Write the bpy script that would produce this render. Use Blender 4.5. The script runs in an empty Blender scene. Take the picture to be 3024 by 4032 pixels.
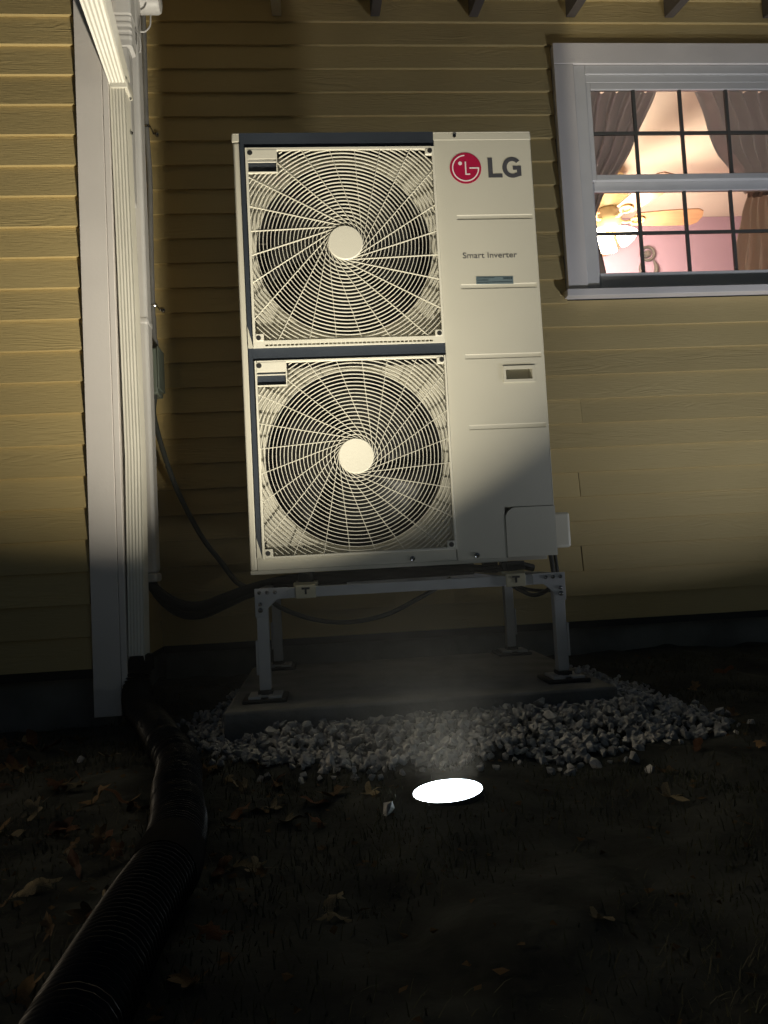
import bpy, bmesh, math, random
import numpy as np
from mathutils import Vector, Matrix
R = math.radians
random.seed(7); rng = np.random.default_rng(7)
sc = bpy.context.scene
col = sc.collection
Z0 = 0.455                       # the heat pump's underside above the lawn; all z below are counted from it
GZ = -0.455                      # lawn

# ------------------------------------------------------------------ camera
cam = bpy.data.cameras.new('camera'); camo = bpy.data.objects.new('camera', cam); col.objects.link(camo)
cam.sensor_fit = 'VERTICAL'; cam.sensor_height = 36.0; cam.lens = 27.04; cam.clip_start = 0.02; cam.clip_end = 400
yaw, pitch, roll = 0.0811, 0.0574, -0.0521
fw = Vector((math.sin(yaw)*math.cos(pitch), math.cos(yaw)*math.cos(pitch), math.sin(pitch)))
rt = Vector((math.cos(yaw), -math.sin(yaw), 0)); up = rt.cross(fw)
r2 = math.cos(roll)*rt + math.sin(roll)*up; u2 = -math.sin(roll)*rt + math.cos(roll)*up
M = Matrix.Identity(4)
for i in range(3):
    M[i][0] = r2[i]; M[i][1] = u2[i]; M[i][2] = -fw[i]
M.translation = Vector((0.2228, -2.362, 0.0361 + Z0))
camo.matrix_world = M
sc.camera = camo

# ------------------------------------------------------------------ night sky, faint far light from the left, exposure
w = bpy.data.worlds.new('World'); sc.world = w; w.use_nodes = True
nt = w.node_tree; bg = nt.nodes['Background']
sky = nt.nodes.new('ShaderNodeTexSky'); sky.sky_type = 'NISHITA'; sky.sun_disc = False
sky.sun_elevation = R(14); sky.sun_rotation = R(278)
nt.links.new(sky.outputs['Color'], bg.inputs['Color']); bg.inputs['Strength'].default_value = 0.0095
sun = bpy.data.lights.new('far_light', 'SUN'); suno = bpy.data.objects.new('far_light', sun); col.objects.link(suno)  # warm light from far left, its source unseen
sun.energy = 0.30; sun.angle = R(3); sun.color = (1.0, 0.84, 0.62)
suno.rotation_euler = Vector((0.95, -0.13, -0.27)).to_track_quat('-Z', 'Y').to_euler()
sc.view_settings.view_transform = 'Standard'; sc.view_settings.look = 'None'
sc.view_settings.exposure = 0; sc.view_settings.gamma = 1; sc.view_settings.use_curve_mapping = False
sc.render.engine = 'CYCLES'
sc.cycles.use_denoising = True
try: sc.cycles.denoiser = 'OPENIMAGEDENOISE'
except Exception: pass
sc.cycles.max_bounces = 5; sc.cycles.diffuse_bounces = 3; sc.cycles.glossy_bounces = 2; sc.cycles.volume_bounces = 0; sc.cycles.transparent_max_bounces = 10
sc.cycles.sample_clamp_indirect = 6; sc.cycles.use_adaptive_sampling = True; sc.cycles.adaptive_threshold = 0.03; sc.cycles.adaptive_min_samples = 16
sc.cycles.caustics_reflective = False; sc.cycles.caustics_refractive = False

# ------------------------------------------------------------------ materials
def mat(name, base, rough=0.5, metal=0.0, var=0.0, vscale=8.0, bump=0.0, bscale=60.0, stretch=(1,1,1), objvar=0.0,
        spec=0.5, col2=None, detail=4.0, coat=0.0):
    m = bpy.data.materials.new(name); m.use_nodes = True
    n = m.node_tree.nodes; L = m.node_tree.links; p = n['Principled BSDF']
    p.inputs['Base Color'].default_value = (*base, 1); p.inputs['Roughness'].default_value = rough
    p.inputs['Metallic'].default_value = metal; p.inputs['Specular IOR Level'].default_value = spec
    if coat: p.inputs['Coat Weight'].default_value = coat
    if var or bump or objvar or col2:
        tc = n.new('ShaderNodeTexCoord'); mp = n.new('ShaderNodeMapping'); mp.inputs['Scale'].default_value = stretch
        oi = n.new('ShaderNodeObjectInfo'); ad = n.new('ShaderNodeVectorMath'); ad.operation = 'ADD'
        sc_ = n.new('ShaderNodeMath'); sc_.operation = 'MULTIPLY'; sc_.inputs[1].default_value = 37.0
        L.new(oi.outputs['Random'], sc_.inputs[0]); L.new(sc_.outputs[0], ad.inputs[1])
        L.new(tc.outputs['Object'], mp.inputs['Vector']); L.new(mp.outputs[0], ad.inputs[0])
        V = ad.outputs[0]
        colsock = None
        if var or col2:
            ns = n.new('ShaderNodeTexNoise'); ns.inputs['Scale'].default_value = vscale; ns.inputs['Detail'].default_value = detail
            L.new(V, ns.inputs['Vector'])
            mx = n.new('ShaderNodeMix'); mx.data_type = 'RGBA'
            c2 = col2 if col2 else tuple(min(1, b*(1+var)) for b in base)
            c1 = base if col2 else tuple(b*(1-var) for b in base)
            mx.inputs[6].default_value = (*c1, 1); mx.inputs[7].default_value = (*c2, 1)
            rp = n.new('ShaderNodeMapRange'); rp.inputs[1].default_value = 0.3; rp.inputs[2].default_value = 0.7
            L.new(ns.outputs['Fac'], rp.inputs[0]); L.new(rp.outputs[0], mx.inputs[0])
            colsock = mx.outputs[2]
        if objvar:
            hs = n.new('ShaderNodeHueSaturation')
            if colsock: L.new(colsock, hs.inputs['Color'])
            else: hs.inputs['Color'].default_value = (*base, 1)
            mr = n.new('ShaderNodeMapRange'); mr.inputs[3].default_value = 1-objvar; mr.inputs[4].default_value = 1+objvar
            L.new(oi.outputs['Random'], mr.inputs[0]); L.new(mr.outputs[0], hs.inputs['Value']); colsock = hs.outputs[0]
        if colsock: L.new(colsock, p.inputs['Base Color'])
        if bump:
            nb = n.new('ShaderNodeTexNoise'); nb.inputs['Scale'].default_value = bscale; nb.inputs['Detail'].default_value = 5
            L.new(V, nb.inputs['Vector'])
            bp = n.new('ShaderNodeBump'); bp.inputs['Strength'].default_value = min(1, bump); bp.inputs['Distance'].default_value = 0.004
            L.new(nb.outputs['Fac'], bp.inputs['Height']); L.new(bp.outputs[0], p.inputs['Normal'])
    return m

def siding_mat(name='yellow_paint'):
    m = bpy.data.materials.new(name); m.use_nodes = True
    n = m.node_tree.nodes; L = m.node_tree.links; p = n['Principled BSDF']
    p.inputs['Roughness'].default_value = 0.55; p.inputs['Specular IOR Level'].default_value = 0.35
    tc = n.new('ShaderNodeTexCoord'); oi = n.new('ShaderNodeObjectInfo')
    mu = n.new('ShaderNodeMath'); mu.operation = 'MULTIPLY'; mu.inputs[1].default_value = 53.0
    L.new(oi.outputs['Random'], mu.inputs[0])
    ad = n.new('ShaderNodeVectorMath'); ad.operation = 'ADD'; L.new(tc.outputs['Object'], ad.inputs[0]); L.new(mu.outputs[0], ad.inputs[1])
    mp = n.new('ShaderNodeMapping'); mp.inputs['Scale'].default_value = (2.2, 2.2, 16.0); L.new(ad.outputs[0], mp.inputs['Vector'])
    # large swirls of the embossed wood grain: rings of a distorted field
    n1 = n.new('ShaderNodeTexNoise'); n1.inputs['Scale'].default_value = 1.2; n1.inputs['Detail'].default_value = 2; n1.inputs['Distortion'].default_value = 0.6
    L.new(mp.outputs[0], n1.inputs['Vector'])
    m1 = n.new('ShaderNodeMath'); m1.operation = 'MULTIPLY'; m1.inputs[1].default_value = 46.0; L.new(n1.outputs['Fac'], m1.inputs[0])
    s1 = n.new('ShaderNodeMath'); s1.operation = 'SINE'; L.new(m1.outputs[0], s1.inputs[0])
    # where the grain is strong
    n2 = n.new('ShaderNodeTexNoise'); n2.inputs['Scale'].default_value = 0.9; n2.inputs['Detail'].default_value = 1; L.new(mp.outputs[0], n2.inputs['Vector'])
    r2_ = n.new('ShaderNodeMapRange'); r2_.inputs[1].default_value = 0.46; r2_.inputs[2].default_value = 0.66; L.new(n2.outputs['Fac'], r2_.inputs[0])
    g = n.new('ShaderNodeMath'); g.operation = 'MULTIPLY'; L.new(s1.outputs[0], g.inputs[0]); L.new(r2_.outputs[0], g.inputs[1])
    # fine streaks
    mp2 = n.new('ShaderNodeMapping'); mp2.inputs['Scale'].default_value = (14, 14, 160); L.new(ad.outputs[0], mp2.inputs['Vector'])
    n3 = n.new('ShaderNodeTexNoise'); n3.inputs['Scale'].default_value = 1.5; n3.inputs['Detail'].default_value = 5; L.new(mp2.outputs[0], n3.inputs['Vector'])
    h = n.new('ShaderNodeMath'); h.operation = 'MULTIPLY_ADD'; h.inputs[1].default_value = 0.30
    L.new(g.outputs[0], h.inputs[0]); L.new(n3.outputs['Fac'], h.inputs[2])
    bp = n.new('ShaderNodeBump'); bp.inputs['Strength'].default_value = 0.8; bp.inputs['Distance'].default_value = 0.0014
    L.new(h.outputs[0], bp.inputs['Height']); L.new(bp.outputs[0], p.inputs['Normal'])
    n4 = n.new('ShaderNodeTexNoise'); n4.inputs['Scale'].default_value = 3.0; n4.inputs['Detail'].default_value = 6; L.new(ad.outputs[0], n4.inputs['Vector'])
    mx = n.new('ShaderNodeMix'); mx.data_type = 'RGBA'
    mx.inputs[6].default_value = (0.52, 0.40, 0.18, 1); mx.inputs[7].default_value = (0.60, 0.47, 0.225, 1); L.new(n4.outputs['Fac'], mx.inputs[0])
    hs = n.new('ShaderNodeHueSaturation'); L.new(mx.outputs[2], hs.inputs['Color'])
    mr = n.new('ShaderNodeMapRange'); mr.inputs[3].default_value = 0.88; mr.inputs[4].default_value = 1.06
    L.new(oi.outputs['Random'], mr.inputs[0]); L.new(mr.outputs[0], hs.inputs['Value']); L.new(hs.outputs[0], p.inputs['Base Color'])
    return m

def emis(name, c, s, base=(0.8,0.8,0.8)):
    m = bpy.data.materials.new(name); m.use_nodes = True; p = m.node_tree.nodes['Principled BSDF']
    p.inputs['Base Color'].default_value = (*base, 1); p.inputs['Emission Color'].default_value = (*c, 1); p.inputs['Emission Strength'].default_value = s
    return m

def glass_mat():
    m = bpy.data.materials.new('window_glass'); m.use_nodes = True
    n = m.node_tree.nodes; L = m.node_tree.links; n.remove(n['Principled BSDF'])
    t = n.new('ShaderNodeBsdfTransparent'); t.inputs[0].default_value = (0.93, 0.95, 0.94, 1)
    g = n.new('ShaderNodeBsdfGlossy'); g.inputs['Roughness'].default_value = 0.02
    fr = n.new('ShaderNodeFresnel'); fr.inputs[0].default_value = 1.45
    mx = n.new('ShaderNodeMixShader'); L.new(fr.outputs[0], mx.inputs[0]); L.new(t.outputs[0], mx.inputs[1]); L.new(g.outputs[0], mx.inputs[2])
    L.new(mx.outputs[0], n['Material Output'].inputs['Surface'])
    return m

def fabric_mat(name, c, trans=0.45):
    m = bpy.data.materials.new(name); m.use_nodes = True
    n = m.node_tree.nodes; L = m.node_tree.links; n.remove(n['Principled BSDF'])
    d = n.new('ShaderNodeBsdfDiffuse'); d.inputs[0].default_value = (*c, 1)
    t = n.new('ShaderNodeBsdfTranslucent'); t.inputs[0].default_value = (c[0]*0.62, c[1]*0.72, c[2]*0.86, 1)
    mx = n.new('ShaderNodeMixShader'); mx.inputs[0].default_value = trans
    L.new(d.outputs[0], mx.inputs[1]); L.new(t.outputs[0], mx.inputs[2]); L.new(mx.outputs[0], n['Material Output'].inputs['Surface'])
    return m

def coil_mat():
    m = bpy.data.materials.new('coil_fins'); m.use_nodes = True
    n = m.node_tree.nodes; L = m.node_tree.links; p = n['Principled BSDF']
    p.inputs['Base Color'].default_value = (0.07, 0.07, 0.07, 1); p.inputs['Roughness'].default_value = 0.5; p.inputs['Metallic'].default_value = 0.4
    return m

def leaf_mat(name, c1, c2):
    return mat(name, c1, rough=0.7, col2=c2, vscale=25, objvar=0.35, bump=0.3, bscale=90, spec=0.25)

MT = dict(
    siding=siding_mat(),
    trim=mat('white_trim_paint', (0.84, 0.79, 0.75), 0.5, var=0.05, vscale=5, bump=0.12, bscale=120, spec=0.4),
    metal_white=mat('white_aluminium', (0.82, 0.79, 0.69), 0.38, var=0.05, vscale=6, bump=0.08, bscale=50),
    vinyl=mat('white_vinyl', (0.72, 0.71, 0.70), 0.42, var=0.04, vscale=9),
    concrete=mat('concrete', (0.20, 0.20, 0.19), 0.9, var=0.28, vscale=9, bump=0.5, bscale=70, detail=8, spec=0.2),
    foundation=mat('foundation_concrete', (0.19, 0.19, 0.175), 0.9, var=0.35, vscale=5, bump=0.6, bscale=40, detail=8, spec=0.2),
    unit=mat('ivory_powder_coat', (0.60, 0.575, 0.48), 0.42, bump=0.05, bscale=700, var=0.045, vscale=2.2),
    grille=mat('ivory_plastic', (0.74, 0.71, 0.60), 0.45),
    navy=mat('dark_navy_panel', (0.038, 0.046, 0.060), 0.42, var=0.15, vscale=5),
    dark=mat('black_interior', (0.012, 0.012, 0.012), 0.6),
    fan=mat('dark_fan_plastic', (0.02, 0.02, 0.022), 0.4),
    coil=coil_mat(),
    tube=mat('coil_tube', (0.25, 0.23, 0.20), 0.35, metal=0.8),
    hole=mat('screw_recess', (0.02, 0.02, 0.02), 0.6),
    red=mat('logo_red', (0.42, 0.010, 0.055), 0.4),
    logo_white=mat('logo_white', (0.85, 0.80, 0.78), 0.4),
    print_grey=mat('print_grey', (0.075, 0.075, 0.085), 0.45),
    sticker=mat('sticker_blue_grey', (0.14, 0.19, 0.21), 0.4),
    stickprint=mat('sticker_print', (0.04, 0.06, 0.07), 0.5),
    steel=mat('painted_steel', (0.50, 0.50, 0.50), 0.42, var=0.08, vscale=12),
    cream=mat('cream_bracket', (0.58, 0.52, 0.36), 0.45),
    bolt=mat('stainless_bolt', (0.30, 0.30, 0.31), 0.15, metal=1.0),
    rubber=mat('black_rubber', (0.018, 0.018, 0.018), 0.6),
    foam=mat('black_foam_insulation', (0.010, 0.010, 0.011), 0.8, bump=0.3, bscale=80),
    cable=mat('grey_cable', (0.06, 0.065, 0.06), 0.5),
    conduit=mat('grey_conduit', (0.20, 0.20, 0.20), 0.5, var=0.1, vscale=20),
    boxgreen=mat('grey_green_box', (0.16, 0.19, 0.16), 0.5),
    hose=mat('black_corrugated_plastic', (0.006, 0.006, 0.0065), 0.36, spec=0.20),
    pipe=mat('black_drain_pipe', (0.006, 0.006, 0.0065), 0.7, spec=0.03, bump=0.1, bscale=40),
    stone=mat('white_stone', (0.42, 0.42, 0.41), 0.75, var=0.4, vscale=34, bump=0.4, bscale=120, spec=0.3),
    soil=mat('dark_soil', (0.020, 0.022, 0.020), 0.95, col2=(0.066, 0.070, 0.062), vscale=7, bump=1.0, bscale=38, detail=9, spec=0.15),
    grass=mat('thin_lawn_grass', (0.030, 0.040, 0.020), 0.7, col2=(0.085, 0.082, 0.052), vscale=5, spec=0.2),
    litter=mat('leaf_crumbs', (0.045, 0.028, 0.014), 0.8, col2=(0.13, 0.08, 0.035), vscale=6, spec=0.15),
    leaf1=leaf_mat('tan_leaf', (0.22, 0.135, 0.058), (0.11, 0.068, 0.03)),
    leaf2=leaf_mat('rust_leaf', (0.13, 0.052, 0.020), (0.07, 0.030, 0.014)),
    leaf3=leaf_mat('pale_leaf', (0.27, 0.22, 0.13), (0.14, 0.11, 0.06)),
    rafter_shade=mat('dark_rafter_shade', (0.10, 0.085, 0.075), 0.6, var=0.12, vscale=8),  # dark tone puts the shadow wedges under the eave into the rafters
    eave=mat('eave_paint', (0.42, 0.37, 0.28), 0.6, var=0.08, vscale=6),
    glass=glass_mat(),
    muntin=mat('grey_muntin', (0.10, 0.10, 0.092), 0.5),
    curtain=fabric_mat('taupe_curtain', (0.74, 0.69, 0.65), 0.20),
    curtain_in=fabric_mat('tan_curtain', (0.60, 0.45, 0.32), 0.42),
    pink=mat('pink_wall', (0.56, 0.38, 0.50), 0.8, var=0.05, vscale=3),
    ceil=mat('cream_ceiling', (0.92, 0.82, 0.70), 0.85, var=0.05, vscale=4),
    wood=mat('light_wood_blade', (0.52, 0.28, 0.15), 0.4, var=0.15, vscale=6, stretch=(1, 8, 8)),
    brass=mat('cream_fan_body', (0.72, 0.58, 0.30), 0.35),
    pewter=mat('pewter', (0.22, 0.20, 0.19), 0.4, metal=0.5),
    floorw=mat('floor_wood', (0.25, 0.13, 0.06), 0.5, var=0.2, vscale=5, stretch=(1, 10, 1)),
    shade=emis('lit_glass_shade', (1.0, 0.80, 0.55), 14.0),
    lens=emis('lit_lamp_lens', (0.82, 0.93, 1.0), 18.0),
    housing=mat('black_lamp_housing', (0.02, 0.02, 0.02), 0.5),
)

MT['shade'].cycles.emission_sampling = 'NONE'      # the lamp inside the shades does the lighting
# ------------------------------------------------------------------ mesh helpers
class B:
    def __init__(s): s.v = []; s.f = []
    def add(s, vs, fs):
        o = len(s.v); s.v += [tuple(map(float, q)) for q in vs]; s.f += [tuple(o+i for i in f) for f in fs]; return s
    def box(s, x0, x1, y0, y1, z0, z1):
        return s.add([(x0,y0,z0),(x1,y0,z0),(x1,y1,z0),(x0,y1,z0),(x0,y0,z1),(x1,y0,z1),(x1,y1,z1),(x0,y1,z1)],
                     [(0,3,2,1),(4,5,6,7),(0,1,5,4),(1,2,6,5),(2,3,7,6),(3,0,4,7)])
    def prism(s, poly, y0, y1):           # polygon in x,z (counter-clockwise seen from -y) extruded along y
        n = len(poly); vs = [(x, y0, z) for x, z in poly] + [(x, y1, z) for x, z in poly]
        fs = [tuple(range(n)), tuple(range(2*n-1, n-1, -1))] + [(i, i+n, (i+1) % n + n, (i+1) % n) for i in range(n)]
        return s.add(vs, fs)
    def tube(s, path, rad, n=12, cap=True):
        P = [Vector(q) for q in path]; m = len(P)
        rs = rad if hasattr(rad, '__len__') else [rad]*m
        vs = []; prev = None
        for i in range(m):
            t = (P[min(i+1, m-1)] - P[max(i-1, 0)]).normalized()
            if prev is None:
                a = Vector((0,0,1)) if abs(t.z) < 0.9 else Vector((1,0,0)); u = t.cross(a).normalized()
            else: u = (prev - t*prev.dot(t)).normalized()
            prev = u; v = t.cross(u)
            for k in range(n):
                a = 2*math.pi*k/n; vs.append(P[i] + (u*math.cos(a) + v*math.sin(a))*rs[i])
        fs = [(i*n+k, i*n+(k+1) % n, (i+1)*n+(k+1) % n, (i+1)*n+k) for i in range(m-1) for k in range(n)]
        if cap: fs += [tuple(range(n-1, -1, -1)), tuple(range((m-1)*n, m*n))]
        return s.add(vs, fs)
    def lathe(s, prof, c=(0,0,0), n=32, axis='z', cap=True):   # prof: (radius, height)
        vs = []
        for r_, h in prof:
            for k in range(n):
                a = 2*math.pi*k/n; p = (r_*math.cos(a), r_*math.sin(a), h)
                if axis == 'y': p = (r_*math.cos(a), h, r_*math.sin(a))
                if axis == 'x': p = (h, r_*math.cos(a), r_*math.sin(a))
                vs.append((p[0]+c[0], p[1]+c[1], p[2]+c[2]))
        m = len(prof)
        fs = [(i*n+k, i*n+(k+1) % n, (i+1)*n+(k+1) % n, (i+1)*n+k) for i in range(m-1) for k in range(n)]
        if cap: fs += [tuple(range(n-1, -1, -1)), tuple(range((m-1)*n, m*n))]
        return s.add(vs, fs)
    def rot(s, mtx):
        s.v = [tuple(mtx @ Vector(q)) for q in s.v]; return s

def link(o, parent, rel):
    col.objects.link(o)
    if parent: o.parent = parent; o.location = Vector(rel) - Vector(parent['_o'])
    else: o.location = Vector(rel) + Vector((0, 0, Z0))
    o['_o'] = tuple(rel)
    return o

def mesh_from(b, name, m, origin=(0,0,0), smooth=False, fixn=True):
    me = bpy.data.meshes.new(name)
    ox, oy, oz = origin
    me.from_pydata([(x-ox, y-oy, z-oz) for x, y, z in b.v], [], b.f); me.update()
    if fixn and len(b.f) < 60000:
        bm = bmesh.new(); bm.from_mesh(me); bmesh.ops.recalc_face_normals(bm, faces=bm.faces); bm.to_mesh(me); bm.free()
    if smooth: me.polygons.foreach_set('use_smooth', [True]*len(me.polygons))
    me.materials.append(MT[m] if isinstance(m, str) else m)
    return me

def obj(name, b, m, parent=None, origin=None, smooth=False, bevel=0.0, seg=2, fixn=True, angle=40):
    if origin is None: origin = parent['_o'] if parent else (0, 0, 0)
    me = mesh_from(b, name, m, origin, smooth, fixn)
    o = bpy.data.objects.new(name, me); link(o, parent, origin)
    if bevel:
        md = o.modifiers.new('bevel', 'BEVEL'); md.width = bevel; md.segments = seg; md.limit_method = 'ANGLE'; md.angle_limit = R(35)
    if smooth or bevel:
        try: me.set_sharp_from_angle(angle=R(angle))
        except Exception: pass
        if bevel: me.polygons.foreach_set('use_smooth', [True]*len(me.polygons))
    return o

def tag(o, label=None, cat=None, group=None, kind=None):
    if label: o['label'] = label
    if cat: o['category'] = cat
    if group: o['group'] = group
    if kind: o['kind'] = kind
    return o

def empty(name, rel, label=None, cat=None, group=None, parent=None):
    o = bpy.data.objects.new(name, None); o.empty_display_size = 0.1; link(o, parent, rel)
    return tag(o, label, cat, group)

def copy_of(o, parent, rel):
    c = o.copy(); col.objects.link(c); c.parent = parent
    c.location = Vector(rel) - Vector(parent['_o']) if parent else Vector(rel) + Vector((0,0,Z0)); c['_o'] = tuple(rel)
    return c

def bez(pts, n=40):        # smooth curve through points (Catmull-Rom)
    P = [Vector(p) for p in pts]; P = [2*P[0]-P[1]] + P + [2*P[-1]-P[-2]]; out = []
    segs = len(P)-3
    for i in range(segs):
        m = max(2, n//segs)
        for k in range(m):
            t = k/m; a, b, c, d = P[i:i+4]
            out.append(0.5*((2*b) + (c-a)*t + (2*a-5*b+4*c-d)*t*t + (3*b-a-3*c+d)*t**3))
    out.append(P[-2]); return out

def smoothstep(a, b, x):
    t = np.clip((x-a)/(b-a), 0, 1); return t*t*(3-2*t)

# ------------------------------------------------------------------ ground
_ph = rng.uniform(0, 6.28, 40); _fx = rng.normal(0, 1, 40); _fy = rng.normal(0, 1, 40)
def gh(x, y):
    x = np.asarray(x, float); y = np.asarray(y, float)
    h = GZ + 0.05*smoothstep(0.1, 0.74, y)
    for i in range(40):
        f = 4 + i*1.1; h = h + 0.0042/(1+i*0.09)*np.sin(f*(_fx[i]*x + _fy[i]*y) + _ph[i])
    near = smoothstep(0.06, 0.30, np.hypot(x-0.44, y+0.86))          # flat around the lamp
    return (GZ+0.027)*(1-near) + h*near
def build_ground():
    ax = np.concatenate([-np.geomspace(60, 2.3, 14), np.linspace(-2.2, 3.4, 190), np.geomspace(3.6, 60, 14)])
    ay = np.concatenate([-np.geomspace(60, 2.9, 14), np.linspace(-2.8, 0.9, 130), np.geomspace(1.1, 60, 12)])
    X, Y = np.meshgrid(ax, ay); Z = gh(X, Y)
    v = np.stack([X, Y, Z], -1).reshape(-1, 3); nx, ny = len(ax), len(ay)
    f = [(j*nx+i, j*nx+i+1, (j+1)*nx+i+1, (j+1)*nx+i) for j in range(ny-1) for i in range(nx-1)]
    b = B(); b.v = [tuple(q) for q in v]; b.f = f
    return tag(obj('ground', b, 'soil', smooth=True, fixn=False), kind='structure')
build_ground()

# ------------------------------------------------------------------ the house
YW, YL, XC = 0.75, 0.16, -0.43          # rear wall plane, wing wall plane, wing corner
EXP, ZB = 0.1022, -0.272                 # clapboard exposure and lowest edge
NROW = 27; ZT = ZB + NROW*EXP
house = empty('house', (0.9, 0.75, GZ), 'yellow clapboard house with white trim and a projecting wing', 'house')

def clapboard_mesh(length, name, axis='x'):
    t, h = 0.0140, EXP + 0.012
    b = B()                                # local: runs along +x from 0, back face at y=0, bottom at z=0, faces -y
    n = max(2, int(length/0.35))
    for i in range(n+1):
        x = length*i/n; wob = 0.0006*math.sin(i*2.1+length*7)
        b.v += [(x, 0, 0.0), (x, -t+wob, 0.0), (x, -t+wob+0.0012, 0.0), (x, -0.0015, h), (x, 0.0, h)]
        b.v[-4] = (x, -t+wob, 0.0016)
        b.v[-5] = (x, 0, 0.0)
        b.v[-3] = (x, -t+wob+0.0004, 0.004)
    for i in range(n):
        for k in range(5):
            a = i*5+k; c = i*5+(k+1) % 5; b.f.append((a, c, c+5, a+5))
    b.f.append(tuple(range(4, -1, -1))); b.f.append(tuple(range(n*5, n*5+5)))
    me = mesh_from(b, name, 'siding')
    if axis == 'y':                        # a wall facing +x
        me.transform(Matrix.Rotation(R(90), 4, 'Z'))
    return me

def wall(name, sheathing_boxes, label=None):
    b = B()
    for q in sheathing_boxes: b.box(*q)
    o = obj(name, b, 'dark', house)
    if label: o['label'] = label
    return o

WX0, WX1, WZ0, WZ1 = 1.295, 2.452, 1.075, 2.176        # outside of the window casing
back_wall = wall('back_wall', [(-0.42, WX0+0.09, YW+0.001, 0.87, -0.30, 2.9), (WX1-0.09, 4.6, YW+0.001, 0.87, -0.30, 2.9),
                 (WX0+0.09, WX1-0.09, YW+0.001, 0.87, -0.30, WZ0+0.02), (WX0+0.09, WX1-0.09, YW+0.001, 0.87, WZ1-0.09, 2.9)])
wing_wall = wall('wing_wall', [(-3.2, XC-0.002, YL+0.001, 0.86, -0.30, 2.9)])
_cl = {}
def clap(parent, x0, x1, y, z, axis='x'):
    L_ = round(x1-x0, 2); key = (L_, axis)
    if key not in _cl: _cl[key] = clapboard_mesh(L_, 'clapboard', axis)
    o = bpy.data.objects.new('clapboard', _cl[key])
    rel = (x0, y, z) if axis == 'x' else (y, x0, z)
    link(o, parent, rel); o.rotation_euler.y = random.uniform(-0.0004, 0.0004) if axis == 'x' else 0
    return o
joints = {25: [1.38], 8: [1.323], 9: [1.18], 5: [1.295], 2: [1.287], 11: [0.62], 14: [1.03], 19: [0.4], 22: [1.0], 6: [2.4], 3: [2.9], 1: [0.5], 10: [2.7], 12: [1.33]}
for k in range(NROW):
    z = ZB + k*EXP
    spans = [(XC+0.002, 4.4)]
    if z + EXP > WZ0+0.006 and z < WZ1: spans = [(XC+0.002, WX0-0.003), (WX1+0.003, 4.4)]
    for a, c in spans:
        cuts = [a] + [j for j in joints.get(k, []) if a+0.1 < j < c-0.1] + [c]
        for i in range(len(cuts)-1):
            clap(back_wall, cuts[i], cuts[i+1]-(0.0012 if i < len(cuts)-2 else 0), YW, z)
    clap(wing_wall, -3.1, -0.5165, YL, z)
return_wall = empty('return_wall', (XC, 0.45, -0.3), parent=house)
for k in range(NROW):
    clap(return_wall, YL+0.085, YW-0.0155, XC, ZB + k*EXP, 'y')
# clapboards of the return must face +x: back face at x = XC
b = B(); b.box(-0.5145, XC+0.001, YL-0.022, YL-0.001, -0.42, 2.7)
obj('corner_board', b, 'trim', house, bevel=0.002)
b = B(); b.box(XC+0.002, XC+0.021, YL-0.021, YL+0.082, -0.38, 2.7)
obj('corner_board', b, 'trim', house, bevel=0.002)
b = B(); b.box(-0.42, 4.6, YW+0.03, 1.0, -0.9, -0.272); b.box(-3.2, XC-0.03, YL+0.03, 1.0, -0.9, -0.272); b.box(-0.47, XC-0.02, YL+0.05, 1.0, -0.9, -0.272)
obj('foundation', b, 'foundation', house)
# eave: deck and rafter tails just over the picture's top edge
b = B(); b.add([(-0.4, 0.76, 2.50), (4.6, 0.76, 2.50), (4.6, 0.28, 2.37), (-0.4, 0.28, 2.37), (-0.4, 0.76, 2.52), (4.6, 0.76, 2.52), (4.6, 0.28, 2.39), (-0.4, 0.28, 2.39)],
             [(0,1,2,3), (4,7,6,5), (0,4,5,1), (3,2,6,7), (0,3,7,4), (1,5,6,2)])
obj('eave_deck', b, 'eave', house)
for i, x in enumerate((0.135, 0.546, 0.966, 1.389, 1.827, 2.274, 2.68)):
    b = B(); b.add([(x-0.019, 0.736, 2.305), (x+0.019, 0.736, 2.305), (x+0.019, 0.285, 2.212), (x-0.019, 0.285, 2.212),
                    (x-0.019, 0.735, 2.493), (x+0.019, 0.735, 2.493), (x+0.019, 0.285, 2.371), (x-0.019, 0.285, 2.371)],
                   [(0,1,2,3), (4,7,6,5), (0,4,5,1), (3,2,6,7), (0,3,7,4), (1,5,6,2)])
    obj('rafter', b, 'trim' if i == 0 else 'rafter_shade', house)  # first one stays trim white; the others carry the shadow tone

# ------------------------------------------------------------------ window (a part of the house)
win = empty('window', (WX0, 0.72, WZ0), parent=house); win['label'] = 'white double-hung window with small panes and a lit room behind it'
def wpart(name, boxes, m='trim', bevel=0.0015, **kw):
    b = B()
    for q in boxes: b.box(*q)
    return obj(name, b, m, win, bevel=bevel, **kw)
wpart('side_casing', [(WX0, WX0+0.084, 0.716, 0.752, 1.106, 2.084)])
wpart('side_casing', [(WX1-0.084, WX1, 0.716, 0.752, 1.106, 2.084)])
wpart('head_casing', [(WX0, WX1, 0.714, 0.752, 2.0855, WZ1)])
wpart('sill', [(WX0-0.012, WX1+0.012, 0.700, 0.752, WZ0, 1.104)])
gx0, gx1 = 1.455, 2.268
FX0, FX1 = WX0+0.0855, WX1-0.0855
wpart('window_frame', [(FX0, 1.432, 0.724, 0.80, 1.106, 2.083), (2.292, FX1, 0.724, 0.80, 1.106, 2.083),
                       (1.4325, 2.2915, 0.724, 0.80, 2.045, 2.083), (1.4325, 2.2915, 0.735, 0.80, 1.1062, 1.122)], 'vinyl')
wpart('window_frame', [(1.4325, 2.2915, 0.732, 0.80, 2.012, 2.0445)], 'vinyl')
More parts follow.
